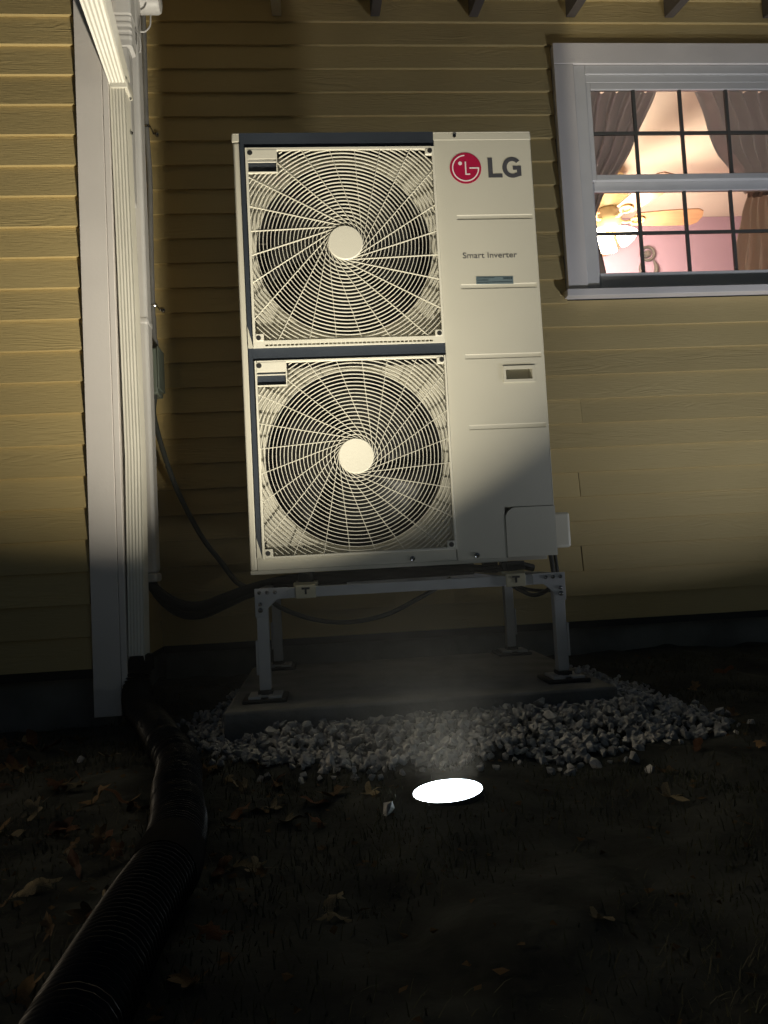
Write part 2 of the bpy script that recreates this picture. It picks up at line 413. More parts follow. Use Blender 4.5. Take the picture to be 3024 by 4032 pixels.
# upper sash (outer), lower sash (inner)
wpart('upper_sash', [(1.4328, gx0, 0.734, 0.754, 1.582, 2.0115), (gx1, 2.2912, 0.734, 0.754, 1.582, 2.0115),
                     (gx0+0.0003, gx1-0.0003, 0.734, 0.754, 1.983, 2.0115), (gx0+0.0003, gx1-0.0003, 0.732, 0.754, 1.582, 1.606)], 'vinyl')
wpart('lower_sash', [(1.4328, gx0-0.006, 0.756, 0.780, 1.123, 1.581), (gx1+0.006, 2.2912, 0.756, 0.780, 1.123, 1.581),
                     (gx0-0.0058, gx1+0.0058, 0.756, 0.780, 1.545, 1.598), (gx0-0.0058, gx1+0.0058, 0.755, 0.780, 1.123, 1.187)], 'vinyl')
mxs = (1.645, 1.852, 2.06)
def glaze(z0, z1, zm, y, x0, x1):
    xs = [x0] + list(mxs) + [x1]; zs = [z0, zm, z1]
    for x in mxs:
        b = B(); b.box(x-0.0065, x+0.0065, y-0.006, y+0.006, z0, z1); obj('muntin', b, 'muntin', win)
    b = B(); b.box(x0, x1, y-0.0052, y+0.0052, zm-0.0065, zm+0.0065); obj('muntin', b, 'muntin', win)
    for j in range(2):
        for i in range(4):
            b = B(); b.box(xs[i]+0.002, xs[i+1]-0.002, y-0.0015, y+0.0015, zs[j]+0.002, zs[j+1]-0.002); obj('pane', b, 'glass', win)
glaze(1.606, 1.983, 1.792, 0.745, gx0, gx1)
glaze(1.187, 1.545, 1.363, 0.769, gx0-0.006, gx1+0.006)

# ------------------------------------------------------------------ the lit room
CE, RB = 2.56, 3.30
def room(name, box, m):
    b = B(); b.box(*box); return tag(obj(name, b, m), kind='structure')
room('room_floor', (0.5, 4.6, 0.872, RB+0.05, 0.10, 0.15), 'floorw')
room('room_ceiling', (0.5, 4.6, 0.872, RB+0.05, CE, CE+0.04), 'ceil')
room('wall_back_room', (0.5, 4.6, RB, RB+0.05, 0.151, CE-0.001), 'pink')
room('wall_left_room', (0.45, 0.5, 0.872, RB+0.05, 0.151, CE-0.001), 'pink')
room('wall_right_room', (4.6, 4.65, 0.872, RB+0.05, 0.151, CE-0.001), 'pink')

# ceiling fan with a light kit
FC = (2.26, 2.60)
fan = empty('ceiling_fan', (FC[0], FC[1], CE), 'cream ceiling fan with wooden blades and lit glass shades seen through the window', 'ceiling fan')
b = B(); b.lathe([(0.03, CE), (0.075, CE), (0.085, CE-0.03), (0.13, CE-0.05), (0.135, CE-0.10), (0.142, CE-0.105), (0.142, CE-0.125), (0.13, CE-0.13), (0.13, CE-0.16), (0.138, CE-0.165), (0.138, CE-0.18), (0.10, CE-0.22), (0.07, CE-0.25)], (FC[0], FC[1], 0), 40)
obj('motor_housing', b, 'brass', fan, smooth=True)
zb = 2.235
b = B(); b.lathe([(0.06, CE-0.251), (0.085, zb+0.02), (0.085, zb-0.03), (0.06, zb-0.06), (0.05, zb-0.10)], (FC[0], FC[1], 0), 32)
obj('switch_housing', b, 'brass', fan, smooth=True)
for k in range(5):
    a = R(-3 + 72*k); ca, sa = math.cos(a), math.sin(a)
    mt = Matrix.Translation((FC[0], FC[1], zb)) @ Matrix.Rotation(a, 4, 'Z') @ Matrix.Rotation(R(-14), 4, 'X')
    out = []
    for t in np.linspace(0, 1, 13):
        r_ = 0.17 + 0.46*t; wd = 0.060 + 0.022*math.sin(min(1, t*1.3)*math.pi*0.5); wd *= 1.0 if t < 0.93 else (0.72 if t > 0.98 else 0.9)
        out.append((r_, wd))
    poly = [(r_, -wd) for r_, wd in out] + [(0.645, 0)] + [(r_, wd) for r_, wd in reversed(out)]
    n = len(poly); bb = B(); bb.add([(x, y, -0.004) for x, y in poly] + [(x, y, 0.004) for x, y in poly],
        [tuple(range(n-1, -1, -1)), tuple(range(n, 2*n))] + [(i, (i+1) % n, (i+1) % n+n, i+n) for i in range(n)])
    bb.rot(mt); bl = obj('blade', bb, 'wood', fan)
    ib = B(); 
    ring = [(0.195+0.045*math.cos(q), 0.033*math.sin(q), -0.010) for q in np.linspace(0, 2*math.pi, 25)]
    ib.tube(ring, 0.008, 8); ib.tube([(0.06, 0, 0.0), (0.11, 0, -0.022), (0.152, 0, -0.012)], 0.011, 8); ib.rot(mt)
    obj('blade_iron', ib, 'brass', bl, smooth=True)
for k in range(3):
    a = R(200 + 120*k); ca, sa = math.cos(a), math.sin(a)
    prof = [(0.022, 0), (0.035, 0.02), (0.055, 0.06), (0.068, 0.095), (0.070, 0.11), (0.045, 0.112)]
    bb = B(); bb.lathe(prof, (0, 0, 0), 24)
    bb.rot(Matrix.Translation((FC[0]+0.06*ca, FC[1]+0.06*sa, zb-0.075)) @ Matrix.Rotation(a, 4, 'Z') @ Matrix.Rotation(R(180-38), 4, 'Y'))
    obj('glass_shade', bb, 'shade', fan, smooth=True)
pl = bpy.data.lights.new('fan_light', 'POINT'); pl.energy = 118; pl.color = (1.0, 0.80, 0.62); pl.shadow_soft_size = 0.22
po = bpy.data.objects.new('fan_light', pl); link(po, fan, (FC[0], FC[1], zb-0.26))

# hanging ornament on the pink wall
orn = empty('wall_ornament', (2.83, RB, 2.20), 'grey ring-shaped ornament with two drooping leaves on the pink wall', 'wall ornament')
b = B(); b.tube([(2.83+0.052*math.cos(q), RB-0.02, 2.265+0.052*math.sin(q)) for q in np.linspace(0, 2*math.pi, 29)], 0.012, 8)
obj('ring', b, 'pewter', orn, smooth=True)
b = B(); b.lathe([(0.004, RB-0.03), (0.026, RB-0.026), (0.03, RB-0.012)], (2.83, 0, 2.265), 20, 'y'); obj('boss', b, 'pewter', orn, smooth=True)
for s in (-1, 1):
    pth = bez([(2.83+s*0.045, RB-0.018, 2.215), (2.83+s*0.062, RB-0.02, 2.15), (2.83+s*0.045, RB-0.02, 2.09), (2.83+s*0.01, RB-0.018, 2.03)], 18)
    b = B(); b.tube(pth, [0.006+0.013*math.sin(math.pi*i/(len(pth)-1)) for i in range(len(pth))], 8); obj('leaf_drop', b, 'pewter', orn, smooth=True)

# curtains
def curtain(name, rows, folds, label, m, amp=0.03, ybase=0.905, ph=0.0, group=None):
    # rows: (z, x_left, x_right)
    b = B(); nu = folds*8; Zs = [q[0] for q in rows]
    zz = np.linspace(Zs[0], Zs[-1], 34)
    xl = np.interp(-zz, [-q for q in Zs], [q[1] for q in rows]); xr = np.interp(-zz, [-q for q in Zs], [q[2] for q in rows])
    for j, z in enumerate(zz):
        wd = xr[j]-xl[j]
        for i in range(nu+1):
            u = i/nu; a = amp*(0.55+0.45*min(1, wd/0.25))
            y = ybase + a*math.sin(u*folds*2*math.pi + ph + 0.6*math.sin(z*5)) + 0.006*math.sin(u*9+z*11)
            b.v.append((xl[j]+wd*u + 0.004*math.sin(z*23+u*5), y, z))
    for j in range(len(zz)-1):
        for i in range(nu): b.f.append((j*(nu+1)+i, j*(nu+1)+i+1, (j+1)*(nu+1)+i+1, (j+1)*(nu+1)+i))
    return b
cl = empty('curtain', (1.5, 0.905, 1.10), 'taupe curtain drawn back to the pipe side of the lit window', 'curtain')
b = curtain('c', [(2.09, 1.36, 1.83), (1.917, 1.36, 1.748), (1.796, 1.36, 1.685), (1.707, 1.37, 1.627), (1.625, 1.38, 1.571), (1.515, 1.39, 1.505), (1.44, 1.40, 1.485), (1.405, 1.40, 1.50), (1.317, 1.38, 1.518), (1.20, 1.36, 1.53), (1.05, 1.36, 1.54)], 7, '', 'curtain')
o = obj('drape', b, 'curtain', cl, smooth=True, fixn=False)
b = B(); b.tube([(1.39, 0.90, 1.46), (1.42, 0.875, 1.45), (1.47, 0.876, 1.45), (1.50, 0.91, 1.455)], 0.012, 8); obj('tieback', b, 'curtain', cl, smooth=True)
cr = empty('curtain', (2.3, 0.905, 1.10), 'tan curtain gathered by a ruffled tieback at the far side of the window', 'curtain')
b = curtain('c', [(2.09, 2.015, 2.62), (1.908, 2.075, 2.60), (1.791, 2.118, 2.56), (1.713, 2.170, 2.52), (1.64, 2.205, 2.42), (1.60, 2.225, 2.36)], 8, '', 'curtain', ph=1.0)
o = obj('drape', b, 'curtain', cr, smooth=True, fixn=False)
b = curtain('c', [(1.585, 2.228, 2.36), (1.52, 2.20, 2.39), (1.405, 2.165, 2.42), (1.265, 2.140, 2.44), (1.05, 2.13, 2.46)], 5, '', 'curtain_in', ph=0.4, amp=0.022)
o = obj('drape_tail', b, 'curtain_in', cr, smooth=True, fixn=False)
b = B()
for j in range(3):
    pth = [(2.215+0.16*t, 0.88-0.03*math.sin(t*math.pi)+0.010*math.sin(t*60+j*2), 1.575+0.016*j+0.008*math.sin(t*44+j)) for t in np.linspace(0, 1, 40)]
    b.tube(pth, 0.010, 7)
obj('tieback', b, 'curtain_in', cr, smooth=True)
b = B(); b.tube([(1.30, 0.895, 2.105), (2.70, 0.895, 2.105)], 0.011, 10)
tag(obj('curtain_rod', b, 'pewter'), 'thin rod over the window carrying both curtains', 'curtain rod')

# ------------------------------------------------------------------ downspout, covers and conduit in the wing corner
def ribbed_rect(cx, cy, wx, wy, nrib=5, amp=0.0022):
    pts = []
    for i in range(nrib*4+1):              # front face (-y) with ribs
        t = i/(nrib*4); pts.append((cx-wx/2+wx*t, cy-wy/2 + amp*0.5*(1-math.cos(2*math.pi*t*nrib))))
    m = nrib*4
    for i in range(m+1):
        t = i/m; pts.append((cx+wx/2 - amp*0.5*(1-math.cos(2*math.pi*t*nrib))*0.9, cy-wy/2+wy*t) if 0 < i < m else (cx+wx/2, cy-wy/2+wy*t))
    pts += [(cx-wx/2, cy+wy/2)]
    out = [pts[0]]
    for p in pts[1:]:
        if (p[0]-out[-1][0])**2+(p[1]-out[-1][1])**2 > 1e-10: out.append(p)
    return out
ds = empty('downspout', (-0.382, 0.20, GZ), 'white ribbed downspout running down the corner of the projecting wing', 'downspout')
def sweep(sections):                       # list of (list of xyz)
    b = B(); n = len(sections[0])
    for s_ in sections: b.v += [tuple(q) for q in s_]
    for j in range(len(sections)-1):
        for i in range(n): b.f.append((j*n+i, j*n+(i+1) % n, (j+1)*n+(i+1) % n, (j+1)*n+i))
    b.f.append(tuple(range(n))); b.f.append(tuple(range((len(sections)-1)*n, len(sections)*n))); return b
sec = ribbed_rect(-0.3765, 0.182, 0.050, 0.072)
b = sweep([[(x, y, z) for x, y in sec] for z in (-0.258, 0.4, 1.0, 1.64)])
b.v = [(x+0.006*math.sin(z*3), y, z) for x, y, z in b.v]
obj('lower_pipe', b, 'metal_white', ds)
sec = ribbed_rect(0, 0, 0.055, 0.075)
# slanted offset piece toward the gutter: from the elbow up, left and outward
A_, C_ = Vector((-0.3775, 0.178, 1.652)), Vector((-0.4175, -0.09, 1.8965)); d = (C_-A_).normalized()
ux = Vector((1, 0, 0)) - d*d.x; ux.normalize(); uy = d.cross(ux)
b = sweep([[tuple(A_ + d*t + ux*x*(0.97+1.5*t) + uy*y*(0.97+1.0*t)) for x, y in sec] for t in (0.0, 0.12, 0.25, 0.40)])
obj('offset_pipe', b, 'metal_white', ds)
secc = [(-0.029, -0.039), (0.029, -0.039), (0.029, 0.039), (-0.029, 0.039)]
b = sweep([[(-0.3765+x*f*0.97, 0.181+y*f, z) for x, y in secc] for z, f in ((1.622, 0.97), (1.634, 1.02), (1.645, 1.06), (1.655, 1.0))])
obj('elbow_cuff', b, 'metal_white', ds, bevel=0.003)
for z in (1.62, 1.50):
    b = B(); b.lathe([(0.0005, -0.3555), (0.005, -0.355), (0.005, -0.351), (0.002, -0.349)], (0, 0.20, z), 12, 'x'); obj('screw', b, 'bolt', ds, smooth=True)

# corrugated elbow and pipe behind the slanted piece
ce = empty('corrugated_elbow', (-0.40, 0.30, 1.70), 'white pleated elbow and pipe tucked behind the slanted downspout', 'pipe elbow')
def rr(cx, cy, hx, hy, rad=0.01, n=4):
    out = []
    for sx, sy, a0 in ((1, -1, -90), (1, 1, 0), (-1, 1, 90), (-1, -1, 180)):
        for i in range(n+1):
            a = R(a0 + 90*i/n); out.append((cx+sx*(hx-rad)+rad*math.cos(a), cy+sy*(hy-rad)+rad*math.sin(a)))
    return out
secs = []
for i in range(41):
    z = 1.86 + 0.0065*i; f = 1.0 if z < 1.88 else 1.0 + 0.07*(0.5-0.5*math.cos((z-1.88)/0.022*2*math.pi)) if z < 1.97 else 1.10
    off = -0.10*max(0, z-1.9); secs.append([(x, y+off, z) for x, y in rr(-0.392, 0.31, 0.033*f, 0.034*f)])
for i in range(3): secs.append([(x, y-0.016, 2.12+0.3*i) for x, y in rr(-0.392, 0.31, 0.036, 0.038)])
obj('pleated_elbow', sweep(secs), 'vinyl', ce)
b = B(); b.box(-0.414, -0.371, 0.283, 0.335, 1.30, 1.8595); obj('pipe', b, 'vinyl', ce, bevel=0.006)

cv = empty('line_cover', (-0.37, 0.42, 0.0), 'white line-set cover channel beside the downspout on the return wall', 'line cover')
b = B(); b.box(-0.4165, -0.360, 0.378, 0.455, 0.02, 2.7); obj('cover', b, 'vinyl', cv, bevel=0.012, seg=3)
b = B(); b.box(-0.4155, -0.357, 0.374, 0.459, -0.012, 0.0195); obj('end_fitting', b, 'vinyl', cv, bevel=0.010, seg=3)
for z in (0.9,):
    b = B(); b.box(-0.4155, -0.358, 0.3755, 0.4575, z, z+0.03); obj('coupling', b, 'vinyl', cv, bevel=0.010, seg=3)

cd = empty('conduit', (-0.376, 0.69, 0.9), 'grey electrical conduit strapped up the inside corner of the walls', 'conduit')
b = B(); pth = bez([(-0.405, 0.690, 1.02), (-0.403, 0.690, 1.3), (-0.398, 0.69, 1.6), (-0.404, 0.69, 1.83), (-0.401, 0.69, 2.2), (-0.403, 0.69, 2.7)], 40)
b.tube(pth, 0.0105, 14); obj('tube', b, 'conduit', cd, smooth=True)
for z in (1.80, 1.07):
    b = B(); b.tube([(-0.416, 0.69, z), (-0.410, 0.678, z), (-0.399, 0.676, z), (-0.388, 0.682, z), (-0.386, 0.70, z), (-0.386, 0.733, z), (-0.372, 0.734, z)], 0.0032, 6)
    s_ = obj('strap', b, 'bolt', cd, smooth=True)
    b = B(); b.lathe([(0.008, 0.738), (0.008, 0.727), (0.004, 0.724)], (-0.372, 0, z-0.004), 12, 'y'); obj('screw', b, 'bolt', s_, smooth=True)
b = B(); b.box(-0.4165, -0.377, 0.60, 0.70, 0.70, 0.88)
sw = empty('switch_box', (-0.375, 0.65, 0.70), 'small grey-green electrical box below the conduit in the wall corner', 'electrical box')
obj('box', b, 'boxgreen', sw, bevel=0.006); b = B(); b.box(-0.3765, -0.370, 0.595, 0.705, 0.72, 0.885); obj('cover', b, 'boxgreen', sw, bevel=0.003)
b = B(); b.lathe([(0.018, 0.8805), (0.018, 0.93), (0.013, 0.94), (0.013, 1.03)], (-0.405, 0.690, 0), 14); obj('fitting', b, 'conduit', sw, smooth=True)
b = B(); b.tube(bez([(-0.395, 0.63, 0.705), (-0.397, 0.62, 0.60), (-0.331, 0.60, 0.361), (-0.243, 0.60, 0.163), (-0.161, 0.58, 0.044), (-0.087, 0.52, -0.042), (0.02, 0.46, -0.06), (0.15, 0.44, -0.05)], 48), 0.010, 10)
tag(obj('power_whip', b, 'cable', smooth=True), 'grey cable sagging from the corner box to the underside of the heat pump', 'cable')

fx = empty('wall_fitting', (-0.33, 0.30, 2.15), 'white round-ended plastic fitting with looped wires at the top of the corner', 'fitting')
b = B(); b.lathe([(0.02, -0.40), (0.042, -0.395), (0.045, -0.38), (0.045, -0.30), (0.040, -0.288), (0.025, -0.283)], (0, 0.47, 2.165), 28, 'x')
b.v = [(x-0.005, y, z) for x, y, z in b.v]; obj('body', b, 'vinyl', fx, smooth=True)
b = B(); b.tube(bez([(-0.395, 0.36, 1.985), (-0.365, 0.355, 1.972), (-0.348, 0.35, 1.945), (-0.345, 0.35, 1.91), (-0.348, 0.352, 1.885)], 20), 0.0028, 7); obj('wire', b, 'vinyl', fx, smooth=True)
b = B(); b.tube(bez([(-0.315, 0.40, 2.06), (-0.318, 0.395, 2.015), (-0.335, 0.39, 1.99), (-0.352, 0.385, 1.985)], 20), 0.0030, 7); obj('wire', b, 'vinyl', fx, smooth=True)

# ------------------------------------------------------------------ heat pump
hp = empty('heat_pump', (0.475, 0.165, 0.0), 'tall ivory heat pump with two stacked fan grilles on a metal stand', 'heat pump')
UW, UH, UD = 0.95, 1.38, 0.33
def part(name, boxes, m, parent=hp, **kw):
    b = B()
    for q in boxes: b.box(*q)
    return obj(name, b, m, parent, **kw)
part('corner_post', [(0.0, 0.022, 0.0, UD, 0.012, 1.352)], 'unit', bevel=0.006, seg=3)
part('side_panel', [(0.9485, 0.95, 0.003, UD, 0.012, 1.352)], 'unit')
part('rear_panel', [(0.64, 0.948, UD-0.002, UD, 0.012, 1.352)], 'unit')
tc_ = part('top_cover', [(0.0, 0.95, 0.003, UD+0.004, 1.3765, 1.381), (0.6345, 0.95, -0.001, 0.0029, 1.3765, 1.381), (0.0, 0.0215, -0.001, 0.0029, 1.3765, 1.381), (0.0, 0.0215, -0.001, 0.01, 1.354, 1.3764), (0.6345, 0.95, -0.001, 0.01, 1.354, 1.3764), (0.9501, 0.952, 0.0, UD, 1.354, 1.378), (-0.002, -0.0001, 0.0, UD, 1.354, 1.378)], 'unit', bevel=0.0015)
b = B(); b.lathe([(0.0055, -0.001), (0.0055, -0.005), (0.002, -0.007)], (0.703, 0, 1.3665), 12, 'y'); obj('screw', b, 'bolt', tc_, smooth=True)
part('base_pan', [(0.0, 0.792, 0.0, UD, 0.0, 0.0118), (0.792, 0.9485, 0.10, UD, 0.0, 0.0118)], 'unit', bevel=0.001)
part('bottom_panel', [(0.0222, 0.6325, 0.0, 0.006, 0.0122, 0.0475)], 'unit')
for x in (0.495, 0.697):
    b = B(); b.lathe([(0.008, -0.0005), (0.008, -0.004), (0.003, -0.006)], (x, 0, 0.024), 14, 'y'); obj('screw', b, 'bolt', hp, smooth=True)
part('dark_panel', [(0.0222, 0.0384, -0.005, 0.02, 0.048, 1.3795), (0.0385, 0.6335, -0.005, 0.0025, 1.3285, 1.3795), (0.0385, 0.6335, -0.005, 0.02, 0.6555, 0.6945)], 'navy')
# lower grille's dark side strip tapers to the post with a light wedge
b = B(); b.prism([(0.0222, 0.695), (0.0383, 0.695), (0.0222, 0.765)], -0.0064, -0.0052); obj('post_gusset', b, 'unit', hp)
b = B(); b.prism([(0.0222, 0.048), (0.0383, 0.048), (0.0222, 0.11)], -0.0064, -0.0052); obj('post_gusset', b, 'unit', hp)

def arcpts(cx, cz, rad, a0, a1, n=8): return [(cx+rad*math.cos(R(a0+(a1-a0)*i/n)), cz+rad*math.sin(R(a0+(a1-a0)*i/n))) for i in range(n+1)]
# right-hand service panel with its embossed ribs, handle, lettering
sp = empty('service_panel', (0.79, 0.0, 0.0), parent=hp)
hx0, hx1, hz0, hz1 = 0.823, 0.908, 0.572, 0.605
SPX0, SPX1 = 0.636, 0.9482
COVT = 0.168
RIBS = ((0.696, 0.942, 1.0995), (0.696, 0.942, 0.8745), (0.696, 0.942, 0.649), (0.696, 0.942, 0.424)); RH = 0.0080
bx_ = []; zt = 1.3535
for x0, x1, z in RIBS:
    if zt > hz1 > z: bx_ += [(SPX0, SPX1, 0.0, 0.004, hz1, zt), (SPX0, hx0, 0.0, 0.004, hz0, hz1), (hx1, SPX1, 0.0, 0.004, hz0, hz1)]; zt = hz0
    bx_ += [(SPX0, SPX1, 0.0, 0.004, z+RH, zt), (SPX0, x0, 0.0, 0.004, z-RH, z+RH), (x1, SPX1, 0.0, 0.004, z-RH, z+RH)]; zt = z-RH
bx_ += [(SPX0, SPX1, 0.0, 0.004, COVT+0.0015, zt), (SPX0, 0.7925, 0.0, 0.004, 0.0122, COVT+0.0015)]
part('panel_sheet', bx_, 'unit', sp)
part('panel_edge', [(SPX1, 0.951, -0.0005, 0.03, COVT+0.0015, 1.3535)], 'unit', sp, bevel=0.0012)
for x0, x1, z in RIBS:
    b = B(); vs = []; zz = RH*np.array([-1, -0.97, -0.92, -0.85, -0.75, -0.5, 0, 0.5, 0.75, 0.85, 0.92, 0.97, 1])
    for dz in zz:
        y = 0.0022*(1-abs(dz/RH)**9)
        for x, f in ((x0, 0), (x0+0.005, 1), (x1-0.005, 1), (x1, 0)): vs.append((x, y*f, z+dz))
    b.add(vs, [(j*4+i, j*4+i+1, (j+1)*4+i+1, (j+1)*4+i) for j in range(12) for i in range(3)]); obj('embossed_rib', b, 'unit', sp, smooth=True, angle=80)
b = B()                                      # handle surround and recess
fr = 0.0085
b.box(hx0-fr, hx1+fr, -0.0045, 0.0002, hz1, hz1+fr*1.2); b.box(hx0-fr, hx1+fr, -0.0045, 0.0002, hz0-fr, hz0); b.box(hx0-fr, hx0, -0.0045, 0.0002, hz0, hz1); b.box(hx1, hx1+fr, -0.0045, 0.0002, hz0, hz1)
hn = obj('handle', b, 'unit', sp)
b = B(); b.box(hx0+0.0005, hx1-0.0005, 0.032, 0.034, hz0, hz1+0.012); b.add([(hx0+0.0005, 0.0041, hz0), (hx1-0.0005, 0.0041, hz0), (hx1-0.0005, 0.032, hz0+0.004), (hx0+0.0005, 0.032, hz0+0.004)], [(0, 1, 2, 3)])
b.box(hx0-0.001, hx0, 0.0041, 0.034, hz0, hz1+0.012); b.box(hx1, hx1+0.001, 0.0041, 0.034, hz0, hz1+0.012); b.box(hx0, hx1, 0.0042, 0.034, hz1+0.010, hz1+0.012)
obj('handle_recess', b, 'unit', sp)
# bottom service cover with a rounded corner
cov = [(0.7935, 0.0125), (0.951, 0.0125), (0.951, COVT)] + arcpts(0.7935+0.035, COVT-0.035, 0.035, 90, 180, 8)
b = B(); b.prism(cov, -0.0022, 0.012); obj('service_cover', b, 'unit', hp, bevel=0.0012)
part('cover_return', [(0.9512, 0.953, -0.002, 0.11, 0.0125, COVT)], 'unit')
b = B(); b.box(0.9535, 1.033, 0.10, 0.26, 0.034, 0.150); sbx = obj('terminal_box', b, 'unit', hp, bevel=0.010, seg=3)

# print on the panel
def flat(poly, y=-0.0006, t=0.0005):
    b = B(); b.prism(poly, y-t, y); return b
cx, cz, q = 0.7335, 1.2605, 0.051/145
lg = obj('logo_disc', flat(arcpts(cx, cz, 0.051, 0, 360-6, 59)), 'red', sp)
def band(pts, wd, y0=-0.0016, y1=-0.0012):
    b = B(); n = len(pts); L_ = []; R_ = []
    for i in range(n):
        a = Vector(pts[max(0, i-1)]); c = Vector(pts[min(n-1, i+1)]); t = (c-a).normalized(); nn = Vector((-t.y, t.x)); p = Vector(pts[i])
        L_.append(p+nn*wd/2); R_.append(p-nn*wd/2)
    vs = [(p.x, y0, p.y) for p in L_] + [(p.x, y0, p.y) for p in R_] + [(p.x, y1, p.y) for p in L_] + [(p.x, y1, p.y) for p in R_]
    fs = []
    for i in range(n-1):
        fs += [(i, i+1, n+i+1, n+i), (2*n+i, 3*n+i, 3*n+i+1, 2*n+i+1), (i, 2*n+i, 2*n+i+1, i+1), (n+i, n+i+1, 3*n+i+1, 3*n+i)]
    fs += [(0, n, 3*n, 2*n), (n-1, 2*n-1+2*n-n+n-0-0 if False else 3*n-1, 4*n-1, 2*n-1)]
    return b.add(vs, fs)
obj('logo_mark', band(arcpts(cx, cz, 119*q, 92, 360, 48), 11*q), 'logo_white', sp, fixn=False)
obj('logo_mark', flat([(cx+35*q, cz-6*q), (cx+124.5*q, cz-6*q), (cx+124.5*q, cz+6*q), (cx+35*q, cz+6*q)], -0.00175, 0.0003), 'logo_white', sp)
obj('logo_mark', flat([(cx-5*q, cz-62*q), (cx+40*q, cz-62*q), (cx+40*q, cz-51*q), (cx+7*q, cz-51*q), (cx+7*q, cz+62*q), (cx-5*q, cz+62*q)], -0.0012, 0.0004), 'logo_white', sp)
obj('logo_mark', flat(arcpts(cx-48*q, cz+45*q, 17.5*q, 0, 345, 23), -0.0012, 0.0004), 'logo_white', sp)
# two bold letters
obj('letter', flat([(0.8065, 1.2285), (0.8525, 1.2285), (0.8525, 1.2405), (0.8215, 1.2405), (0.8215, 1.2935), (0.8065, 1.2935)]), 'print_grey', sp)
def gletter():
    c = (0.8858, 1.2610); o = []; i_ = []
    for a in np.linspace(42, 308, 40):
        o.append((c[0]+0.0325*math.cos(R(a)), c[1]+0.0340*math.sin(R(a)))); i_.append((c[0]+0.0180*math.cos(R(a)), c[1]+0.0215*math.sin(R(a))))
    b = B(); n = len(o); y0, y1 = -0.0011, -0.0006
    vs = [(x, y0, z) for x, z in o] + [(x, y0, z) for x, z in i_] + [(x, y1, z) for x, z in o] + [(x, y1, z) for x, z in i_]
    fs = [(k, k+1, n+k+1, n+k) for k in range(n-1)] + [(2*n+k, 3*n+k, 3*n+k+1, 2*n+k+1) for k in range(n-1)] + [(k, 2*n+k, 2*n+k+1, k+1) for k in range(n-1)] + [(n+k, n+k+1, 3*n+k+1, 3*n+k) for k in range(n-1)]
    b.add(vs, fs)
    b.prism([(0.8875, 1.2535), (0.9146, 1.2535), (0.9146, 1.2660), (0.8875, 1.2660)], -0.00112, -0.0006)
    b.prism([(0.9005, 1.2330), (0.9146, 1.2330), (0.9146, 1.2537), (0.9005, 1.2537)], -0.00108, -0.0006)
    b.prism([(0.8960, 1.2285), (0.9146, 1.2345), (0.9005, 1.2440), (0.8930, 1.2400)], -0.00104, -0.0006)
    return b
obj('letter', gletter(), 'print_grey', sp, fixn=False)
def text_mesh(txt, name, x0, x1, zb_, capz, m, parent, bold=0.0, yy=-0.0009):
    cu = bpy.data.curves.new(name, 'FONT'); cu.body = txt; cu.size = 1.0; cu.extrude = 0.0; cu.offset = bold
    to = bpy.data.objects.new(name, cu); col.objects.link(to); dg = bpy.context.evaluated_depsgraph_get(); dg.update()
    me = bpy.data.meshes.new_from_object(to.evaluated_get(dg)); bpy.data.objects.remove(to)
    vs = np.array([v.co[:] for v in me.vertices]); mn = vs.min(0); mxv = vs.max(0)
    capH = capz/0.69 if True else 1
    out = np.zeros_like(vs); out[:, 0] = x0 + (vs[:, 0]-mn[0])/(mxv[0]-mn[0])*(x1-x0); out[:, 2] = zb_ + vs[:, 1]*capH; out[:, 1] = yy
    po_ = parent['_o']; out -= np.array(po_)
    for v, c_ in zip(me.vertices, out): v.co = c_
    me.materials.clear(); me.materials.append(MT[m])
    o = bpy.data.objects.new(name, me); link(o, parent, po_); return o
text_mesh('Smart Inverter', 'lettering', 0.708, 0.883, 0.9660, 0.0182, 'print_grey', sp, bold=0.004)
st = obj('sticker', flat([(0.746, 0.8815), (0.866, 0.8800), (0.866, 0.9045), (0.746, 0.9060)], -0.0007, 0.0004), 'sticker', sp)
b = B()
for zz_, xa, xb in ((0.8995, 0.749, 0.806), (0.8925, 0.749, 0.785), (0.8855, 0.749, 0.862)):
    x = xa
    while x < xb:
        l_ = random.uniform(0.003, 0.009); b.prism([(x, zz_), (min(x+l_, xb), zz_), (min(x+l_, xb), zz_+0.0026), (x, zz_+0.0026)], -0.0016, -0.0012); x += l_+0.0012
for i in range(5): b.prism([(0.834+i*0.006, 0.8950), (0.8385+i*0.006, 0.8950), (0.8385+i*0.006, 0.9015), (0.834+i*0.006, 0.9015)], -0.0016, -0.0012)
obj('sticker_print', b, 'stickprint', sp)

# fan openings: shroud plates, bell mouths, fans, coil
CX = 0.337; OR = 0.2805
GR = [(0.695, 1.328, 1.020), (0.046, 0.655, 0.349)]
N = 96
shb = B()
for z0, z1, zc in GR:
    x0, x1 = 0.0435, 0.632; sq = []; ci = []
    for k in range(N):
        a = 2*math.pi*k/N + math.pi/4; ca, sa = math.cos(a), math.sin(a)
        tx = ((x1-CX) if ca > 0 else (x0-CX))/ca if abs(ca) > 1e-9 else 1e9
        tz = ((z1-0.006-zc) if sa > 0 else (z0+0.006-zc))/sa if abs(sa) > 1e-9 else 1e9
        t = min(tx, tz); sq.append((CX+ca*t, zc+sa*t)); ci.append((ca, sa))
    prof = [(OR+0.008, 0.042), (OR+0.003, 0.0435), (OR, 0.048), (OR, 0.052)]
    o = len(shb.v)
    for x, z in sq: shb.v.append((x, 0.042, z))
    for r_, y in prof:
        for ca, sa in ci: shb.v.append((CX+ca*min(r_, 9), y, zc+sa*r_))
    for j in range(len(prof)):
        for k in range(N): shb.f.append((o+j*N+k, o+j*N+(k+1) % N, o+(j+1)*N+(k+1) % N, o+(j+1)*N+k))
